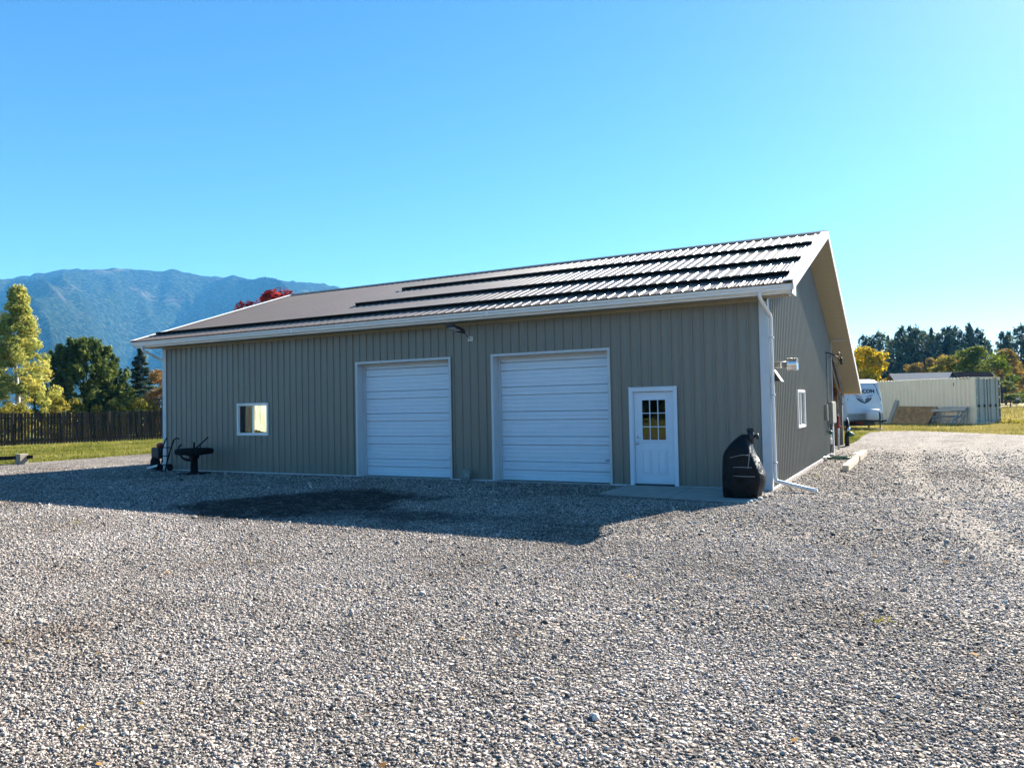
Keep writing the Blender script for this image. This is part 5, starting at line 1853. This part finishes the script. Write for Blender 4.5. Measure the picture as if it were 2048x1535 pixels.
M['orangeleaf'] = leaf_mat('orange_leaf', [(0.10, 0.085, 0.016), (0.20, 0.14, 0.02), (0.29, 0.185, 0.025), (0.33, 0.20, 0.03)], .4)
M['redleaf'] = leaf_mat('red_leaf', [(0.09, 0.010, 0.012), (0.22, 0.016, 0.018), (0.36, 0.028, 0.022), (0.42, 0.05, 0.03)], .35)
M['rustleaf'] = leaf_mat('rust_leaf', [(0.12, 0.055, 0.02), (0.24, 0.12, 0.04), (0.34, 0.20, 0.07), (0.26, 0.19, 0.05)], .35)
M['shrubleaf'] = leaf_mat('yellow_green_leaf', [(0.075, 0.085, 0.012), (0.16, 0.155, 0.02), (0.27, 0.23, 0.03), (0.34, 0.28, 0.05)], .45)

def gz(x, y): return ground_h(x, y)
# left row behind the fence
broadleaf('birch_tree', 'tall pale yellow birch at the far left behind the fence', 'tree', (-46.6, 10.85, gz(-46.6, 10.85)), 9.6, 2.8, M['birch'], 48000, .115, 21, M['birchbark'], 'cone', None, .34, 330, .05)
def big_pine():
    t = thing('pine_tree', 'broad dark green pine behind the left fence', 'tree', (-50.9, 17.7, gz(-50.9, 17.7)))
    g = np.random.default_rng(31)
    mb = MB(); limb_tree(mb, 6.0, .12, g, 2.2, 12, .1, .45); mb.build('trunk', M['bark'], t, True)
    # crown outline read off as a lopsided dome of brushy tufts
    C = []
    while len(C) < 520:
        a = g.uniform(0, 2 * math.pi); u_ = g.uniform(0, 1); z = .15 + 6.5 * u_
        rad = 2.95 * math.sqrt(max(0, 1 - max(0, (u_ - .28) / .74) ** 2.0)) * (.80 + .2 * min(1, u_ / .2))
        q = math.sqrt(g.uniform(.08, 1))
        rad *= 1 + .13 * math.sin(2 * a + 1) + .08 * math.sin(5 * a + z * 2)
        C.append((rad * q * math.cos(a), rad * q * math.sin(a), z))
    while len(C) < 700:
        d = g.normal(0, 1, 3); d /= np.linalg.norm(d); q = g.uniform(.3, 1) ** .4
        p = np.array([1.75 * .879, 1.75 * .476, 1.3]) + d * q * np.array([1.75, 1.75, 2.9])
        if p[2] > .1: C.append(tuple(p))
    C = np.array(C); n = 52000
    idx = g.integers(0, len(C), n)
    out = C[idx] - np.array([0, 0, 1.2]); out /= np.linalg.norm(out, axis=1)[:, None] + 1e-6
    out = out * .75 + np.array([0, 0, .55])
    s = g.uniform(0, 1, n)[:, None]
    P = C[idx] + out * s * .50 + g.normal(0, .12, (n, 3)) * (1.1 - s * .7)
    N = g.normal(0, 1, (n, 3))
    tone = g.normal(.36, .17, len(C))[idx] + g.normal(0, .12, n) + .25 * (s[:, 0] - .5)
    link('crown', crown_mesh('crown', P, N, .23, tone, M['pineleaf'], .6, 31), t)
big_pine()
def spruce(label, loc, h, rad, seed, nq, size, mat, kind='spruce', group=None, name='spruce_tree'):
    t = thing(name, label, 'tree', loc, 0, group)
    MB().tube([(0, 0, -.1), (0, 0, h * .5), (0, 0, h * .97)], [h * .02, h * .012, .01], 7).build('trunk', M['bark'], t, True)
    P, N, T = conifer_mesh(seed, h, rad, nq, kind)
    link('crown', crown_mesh('crown', P, N, size, T, mat, .62, seed), t)
    return t
spruce('pointed blue green spruce just left of the workshop', (-53.6, 24.2, gz(-53.6, 24.2)), 7.2, 2.0, 41, 26000, .19, M['spruceleaf'])
spruce('small spruce low between the pine and the pointed spruce', (-53.0, 21.5, gz(-53, 21.5)), 3.9, 1.2, 42, 6000, .16, M['spruceleaf'])
broadleaf('rust_shrub', 'rust and gold leaved small tree half hidden by the workshop corner', 'tree', (-48.6, 22.5, gz(-48.6, 22.5)), 5.0, 1.25, M['rustleaf'], 6000, .13, 43, M['bark'], 'round', None, .38, 60, .1)
shrubs = [(-43.6, 11.6, 2.7, .9, 'thin upright shrub between the birch and the pine, behind the pickets'), (-43.4, 8.9, 2.2, 1.2, 'low yellow green shrub under the birch behind the fence'), (-44.8, 13.4, 2.6, 1.0, 'loose green shrub before the left half of the pine'),
          (-44.9, 15.9, 2.45, 1.3, 'rounded shrub before the right half of the pine'), (-45.2, 18.0, 2.7, 1.2, 'yellow green shrub under the small spruce'), (-45.4, 20.0, 2.75, 1.1, 'shrub nearest the workshop corner behind the fence'), (-43.0, 6.2, 2.4, 1.2, 'shrub at the far left edge behind the fence')]
for i, (x, y, h, c, lab) in enumerate(shrubs):
    broadleaf('shrub', lab, 'shrub', (x, y, gz(x, y)), h, c, M['shrubleaf'] if i != 5 else M['rustleaf'], 3200, .12, 50 + i, M['bark'], 'round' if i not in (0, 2) else 'column', 'shrubs behind the fence', .34, 42, .05)
broadleaf('maple_tree', 'red leaved maple rising behind the workshop roof', 'tree', (-42.0, 28.0, gz(-42, 28)), 10.9, 4.3, M['redleaf'], 24000, .20, 60, M['bark'], 'dome', None, .55, 300, .25)

# right side
broadleaf('aspen_tree', 'bright yellow aspen beside the lean-to roof behind the trailer', 'tree', (-2.2, 70.3, gz(-2.2, 70.3)), 6.6, 2.35, M['yellowleaf'], 9000, .24, 70, M['birchbark'], 'round', None, .62, 70, .1)
broadleaf('cottonwood_tree', 'large green tree over the right end of the container', 'tree', (8.3, 84.0, gz(8.3, 84)), 6.9, 3.0, M['greenleaf'], 9000, .26, 71, M['bark'], 'round', None, .75, 80, .1)
broadleaf('cottonwood_tree', 'smaller yellow green tree left of the large green one', 'tree', (5.7, 87.0, gz(5.7, 87)), 6.1, 1.9, M['shrubleaf'], 6000, .24, 72, M['bark'], 'round', None, .6, 60, .1)
orch = [(2.0, 141, 7.6, 2.5, 'leftmost tree of the low orange row before the conifers'), (4.2, 143, 8.3, 2.6, 'second tree from the left in the low orange row'), (6.4, 144, 8.5, 2.6, 'third tree from the left in the low orange row'), (8.6, 145, 8.2, 2.5, 'rightmost tree of the low orange row, beside the green crowns')]
for i, (x, y, h, c, lab) in enumerate(orch):
    broadleaf('orange_tree', lab, 'tree', (x, y, gz(x, y)), h, c, M['orangeleaf'], 3500, .42, 80 + i, M['bark'], 'round', 'autumn trees before the conifers', .85, 45, .05)
broadleaf('orange_tree', 'orange brown tree right of the container before the tall pines', 'tree', (14.6, 127, gz(14.6, 127)), 8.2, 2.9, M['orangeleaf'], 5000, .38, 86, M['bark'], 'round', None, .8, 60, .08)
spruce('low spreading pine right of the container', (12.6, 97.6, gz(12.6, 97.6)), 3.9, 2.5, 90, 5000, .24, M['pineleaf'], 'pine', None, 'pine_tree')
spruce('lower small pine at the right edge beside the low pine', (15.2, 101, gz(15.2, 101)), 3.1, 2.0, 91, 3500, .22, M['pineleaf'], 'pine', None, 'pine_tree')

# tall conifers at the back: four forms copied along the row
forms = []
def tall_conifer(seed, h, rad, kind):
    t = thing('tall_pine', 'x', 'tree', (0, 0, 0), 0, 'tall conifers in the row beyond the farm')
    MB().tube([(0, 0, -.2), (0, 0, h * .55), (0, 0, h * .97)], [.32, .2, .03], 7).build('trunk', M['bark'], t, True)
    P, N, T = conifer_mesh(seed, h, rad, 3000, kind)
    link('crown', crown_mesh('crown', P, N, .60, T, M['farpine'], .7, seed), t)
    return t
H0 = 16.0
forms = [tall_conifer(101, H0, 4.3, 'pine'), tall_conifer(102, H0, 3.6, 'pine'), tall_conifer(103, H0, 3.0, 'spruce'), tall_conifer(104, H0, 4.6, 'pine'), tall_conifer(105, H0, 3.0, 'pine')]
ROW = [(-8.09, 171.4, 15.5, 1, .9), (-6.71, 173.0, 15.2, 0, .9), (-4.9, 171.1, 16.1, 3, 1), (-3.43, 175.9, 15.6, 2, 1), (-0.91, 172.2, 16.9, 0, 1.05), (1.29, 176.4, 17.2, 1, .95), (2.57, 174.1, 16.9, 3, .95), (3.84, 178.8, 16.3, 0, 1),
       (5.24, 175.6, 16.7, 2, 1.05), (7.52, 179.8, 16.6, 4, 1), (9.01, 177.6, 16.7, 1, 1), (10.4, 181.4, 17.0, 4, 1), (12.59, 179.5, 17.2, 4, .75), (13.28, 182.9, 16.9, 2, .8), (14.55, 181.6, 16.3, 1, .95), (16.36, 184.7, 14.0, 0, .9),
       (19.3, 184.1, 15.4, 4, .9), (20.4, 186.6, 15.6, 1, .85), (22.7, 186.0, 16.9, 3, 1), (24.9, 189.2, 16.5, 0, 1), (26.3, 187.0, 15.6, 1, 1), (-9.46, 173.7, 13.0, 2, 1), (-1.95, 178.7, 15.1, 1, 1), (5.99, 182.0, 15.5, 3, 1),
       (0.2, 183, 15.8, 4, 1.1), (8.4, 186, 15.9, 2, 1.1), (27.9, 190.8, 16.1, 3, 1)]
ORD = ['first', 'second', 'third', 'fourth', 'fifth', 'sixth', 'seventh', 'eighth', 'ninth', 'tenth', 'eleventh', 'twelfth', 'thirteenth', 'fourteenth', 'fifteenth', 'sixteenth', 'seventeenth',
       'eighteenth', 'nineteenth', 'twentieth', 'twenty first', 'twenty second', 'twenty third', 'twenty fourth', 'twenty fifth', 'twenty sixth', 'twenty seventh', 'twenty eighth', 'twenty ninth', 'thirtieth']
LAB = {12: 'slim tall spire in the conifer row, left of the twin spires over the green tree', 13: 'slim spire of the pair above the green tree in the conifer row', 15: 'short conifer standing in the gap right of the twin spires',
       16: 'left pine of the pair standing apart right of the gap', 17: 'right pine of the pair standing apart right of the gap', 18: 'tall dense pine at the right edge of the picture', 0: 'thin pine at the left end of the conifer row', 4: 'broad tall pine over the left end of the pale roof'}
order = sorted(range(len(ROW)), key=lambda i: (ROW[i][0] - 2.67) / (ROW[i][1] + 15.7))
for n_, i in enumerate(order):
    if i not in LAB:
        LAB[i] = '%s tall dark conifer from the left in the far row behind the farm' % ORD[n_]
for i, (x, y, h, k, w) in enumerate(ROW):
    used = [r_[3] for r_ in ROW[:i]]
    o = forms[k] if k not in used else copy_tree(forms[k])
    s = h / H0 * 1.02
    o.location = (x, y, gz(x, y) - .1); o.scale = (s * w, s * w, s); o.rotation_euler = (0, 0, (i * 1.37) % 6.28)
    o['label'] = LAB[i]
# low dark wood that closes the foot of the row
g = np.random.default_rng(7)
n = 16000
x = g.uniform(-40, 75, n); y = 190 + .42 * x + g.uniform(0, 14, n); z = g.uniform(0, 1, n) ** .7 * (7 + 2.2 * np.sin(x * .9) + 1.5 * np.sin(x * 2.3 + 1))
P = np.stack([x, y, z + .4], 1)
o = link('undergrowth', crown_mesh('undergrowth', P, g.normal(0, 1, (n, 3)), 1.1, g.normal(.35, .2, n), M['farpine'], .9, 9))
tag(o, 'dense dark wood at the foot of the far conifer row', 'wood', kind='stuff')

g = np.random.default_rng(17)
n = 7000
x = g.uniform(-70, 60, n); z = g.uniform(0, 1, n) * (9 + 2.5 * np.sin(x * .5) + 1.5 * np.sin(x * 1.3 + 1))
P = np.stack([x, -62 + g.uniform(-4, 4, n), z + .4], 1)
o = link('far_wood', crown_mesh('far_wood', P, g.normal(0, 1, (n, 3)), 1.9, g.normal(.35, .2, n), M['farpine'], .9, 19))
tag(o, 'dark wood behind the viewer mirrored in the door panes', 'wood', kind='stuff')

# ================================================================== GRASS
def grass_field(name, label, regions, dens, hgt, cols, seed):
    g = np.random.default_rng(seed)
    V = []; T = []
    for poly, dn in regions:
        xs = [p[0] for p in poly]; ys = [p[1] for p in poly]
        n = int((max(xs) - min(xs)) * (max(ys) - min(ys)) * dens * dn)
        x = g.uniform(min(xs), max(xs), n); y = g.uniform(min(ys), max(ys), n)
        ins = np.zeros(n, bool); j = len(poly) - 1
        for i in range(len(poly)):
            xi, yi = poly[i]; xj, yj = poly[j]
            c = ((yi > y) != (yj > y)) & (x < (xj - xi) * (y - yi) / (yj - yi + 1e-12) + xi)
            ins ^= c; j = i
        x = x[ins]; y = y[ins]; n = len(x)
        z = np.array([ground_h(a, b) for a, b in zip(x, y)])
        h = hgt * np.exp(g.normal(0, .35, n)); a = g.uniform(0, 6.283, n); w = h * .16 + .004
        lx = g.normal(0, .35, n) * h; ly = g.normal(0, .35, n) * h
        b0 = np.stack([x - np.cos(a) * w, y - np.sin(a) * w, z - .005], 1); b1 = np.stack([x + np.cos(a) * w, y + np.sin(a) * w, z - .005], 1)
        tp = np.stack([x + lx, y + ly, z + h], 1)
        V.append(np.stack([b0, b1, tp], 1).reshape(-1, 3))
        patch = .5 + .22 * np.sin(x * 1.1 + 2 * np.sin(y * .7)) * np.sin(y * .9 + 1.4 * np.sin(x * .5))
        T.append(patch + g.normal(0, .18, n))
    v = np.concatenate(V); tn = np.concatenate(T); n = len(tn)
    me = bpy.data.meshes.new(name)
    me.vertices.add(3 * n); me.vertices.foreach_set('co', v.astype(np.float32).ravel())
    me.loops.add(3 * n); me.loops.foreach_set('vertex_index', np.arange(3 * n, dtype=np.int32))
    me.polygons.add(n); me.polygons.foreach_set('loop_start', np.arange(0, 3 * n, 3, dtype=np.int32)); me.polygons.foreach_set('loop_total', np.full(n, 3, dtype=np.int32))
    at = me.attributes.new('tone', 'FLOAT', 'FACE'); at.data.foreach_set('value', np.clip(tn, 0, 1).astype(np.float32))
    me.materials.append(leaf_mat(name + '_blade', cols, .35)); me.update(); me.validate()
    return tag(link(name, me), label, 'grass', kind='stuff')
GREEN = [(0.07, 0.085, 0.014), (0.15, 0.165, 0.026), (0.25, 0.24, 0.05), (0.36, 0.31, 0.11)]
DRY = [(0.10, 0.105, 0.02), (0.22, 0.20, 0.045), (0.33, 0.27, 0.09), (0.42, 0.34, 0.14)]
lawn_poly = [(-26.35, -0.6), (-26.2, 2), (-26.15, 5.2), (-26.15, 22), (-38, 24), (-40.7, 7), (-43, -4), (-30.8, -6.3), (-27.4, -3.0)]
grass_field('lawn_grass', 'mown green grass between the gravel yard and the picket fence', [(lawn_poly, 1.0)], 420, .055, GREEN, 3)
grass_field('lean_to_grass', 'bright green grass patch between the lean-to and the trailer', [([(-.4, 16.9), (0.2, 17.1), (0.3, 18.6), (.28, 22), (.4, 25.6), (-3, 26), (-3, 17)], 1.0)], 1600, .06, GREEN, 4)
strip = [(-4, 26), (0.4, 25.8), (0.95, 27.0), (2.3, 27.4), (4.2, 25.7), (6.5, 23.3), (13, 20.3), (20, 17.6), (34, 34), (12, 48), (4, 44), (-8, 34)]
grass_field('strip_grass', 'sunburnt yellow green grass round the trailer and the container', [(strip, 1.0)], 230, .06, DRY, 5)
field = [(6, 48), (14, 47), (34, 36), (60, 60), (44, 100), (12, 100)]
grass_field('field_grass', 'dry yellow grass standing in the field beyond the container', [(field, 1.0)], 26, .16, DRY, 6)
# weeds at the container corner
c = CTM @ Vector((2.6, -.25, 0))
P = np.array([c.x, c.y, ground_h(c.x, c.y)]) + np.abs(np.random.default_rng(8).normal(0, 1, (500, 3))) * np.array([.1, .1, .14]) * 1.0 + np.random.default_rng(9).normal(0, 1, (500, 3)) * np.array([.55, .3, .0])
o = link('weeds', crown_mesh('weeds', P, np.random.default_rng(2).normal(0, 1, (500, 3)), .12, np.random.default_rng(3).uniform(.3, 1, 500), M['shrubleaf'], 1, 4))
tag(o, 'green weeds growing at the right foot of the container doors', 'weeds', kind='stuff')

g = np.random.default_rng(77)
n = 150
x = g.uniform(-16, 8, n); y = g.uniform(-13.5, -1.0, n)
P = np.stack([x, y, np.full(n, .034)], 1)
o = link('fallen_leaves', crown_mesh('fallen_leaves', P, np.tile([0, 0, 3.0], (n, 1)), .045, g.uniform(.3, 1, n), M['rustleaf'], 1.3, 5))
tag(o, 'dry fallen leaves scattered over the gravel yard', 'leaves', kind='stuff')
PP = []
for (cx, cy, r_) in ((2.39, -8.99, .06), (5.1, -5.2, .05), (-9.5, -8.2, .04), (0.5, 3.2, .05), (-26.0, 3.0, .2)):
    q = g.normal(0, 1, (26, 3)) * np.array([r_, r_, .0]); q[:, 2] = np.abs(g.normal(0, .02, 26)) + .02
    PP.append(q + np.array([cx, cy, 0]))
PP = np.concatenate(PP)
o = link('yard_weeds', crown_mesh('yard_weeds', PP, g.normal(0, 1, PP.shape), .03, g.uniform(.3, 1, len(PP)), M['shrubleaf'], .6, 6))
tag(o, 'small yellow green weeds sprouting in the gravel', 'weeds', kind='stuff')

# drop leftovers and keep unused data out of the file
for me in list(bpy.data.meshes):
    if me.users == 0:
        bpy.data.meshes.remove(me)
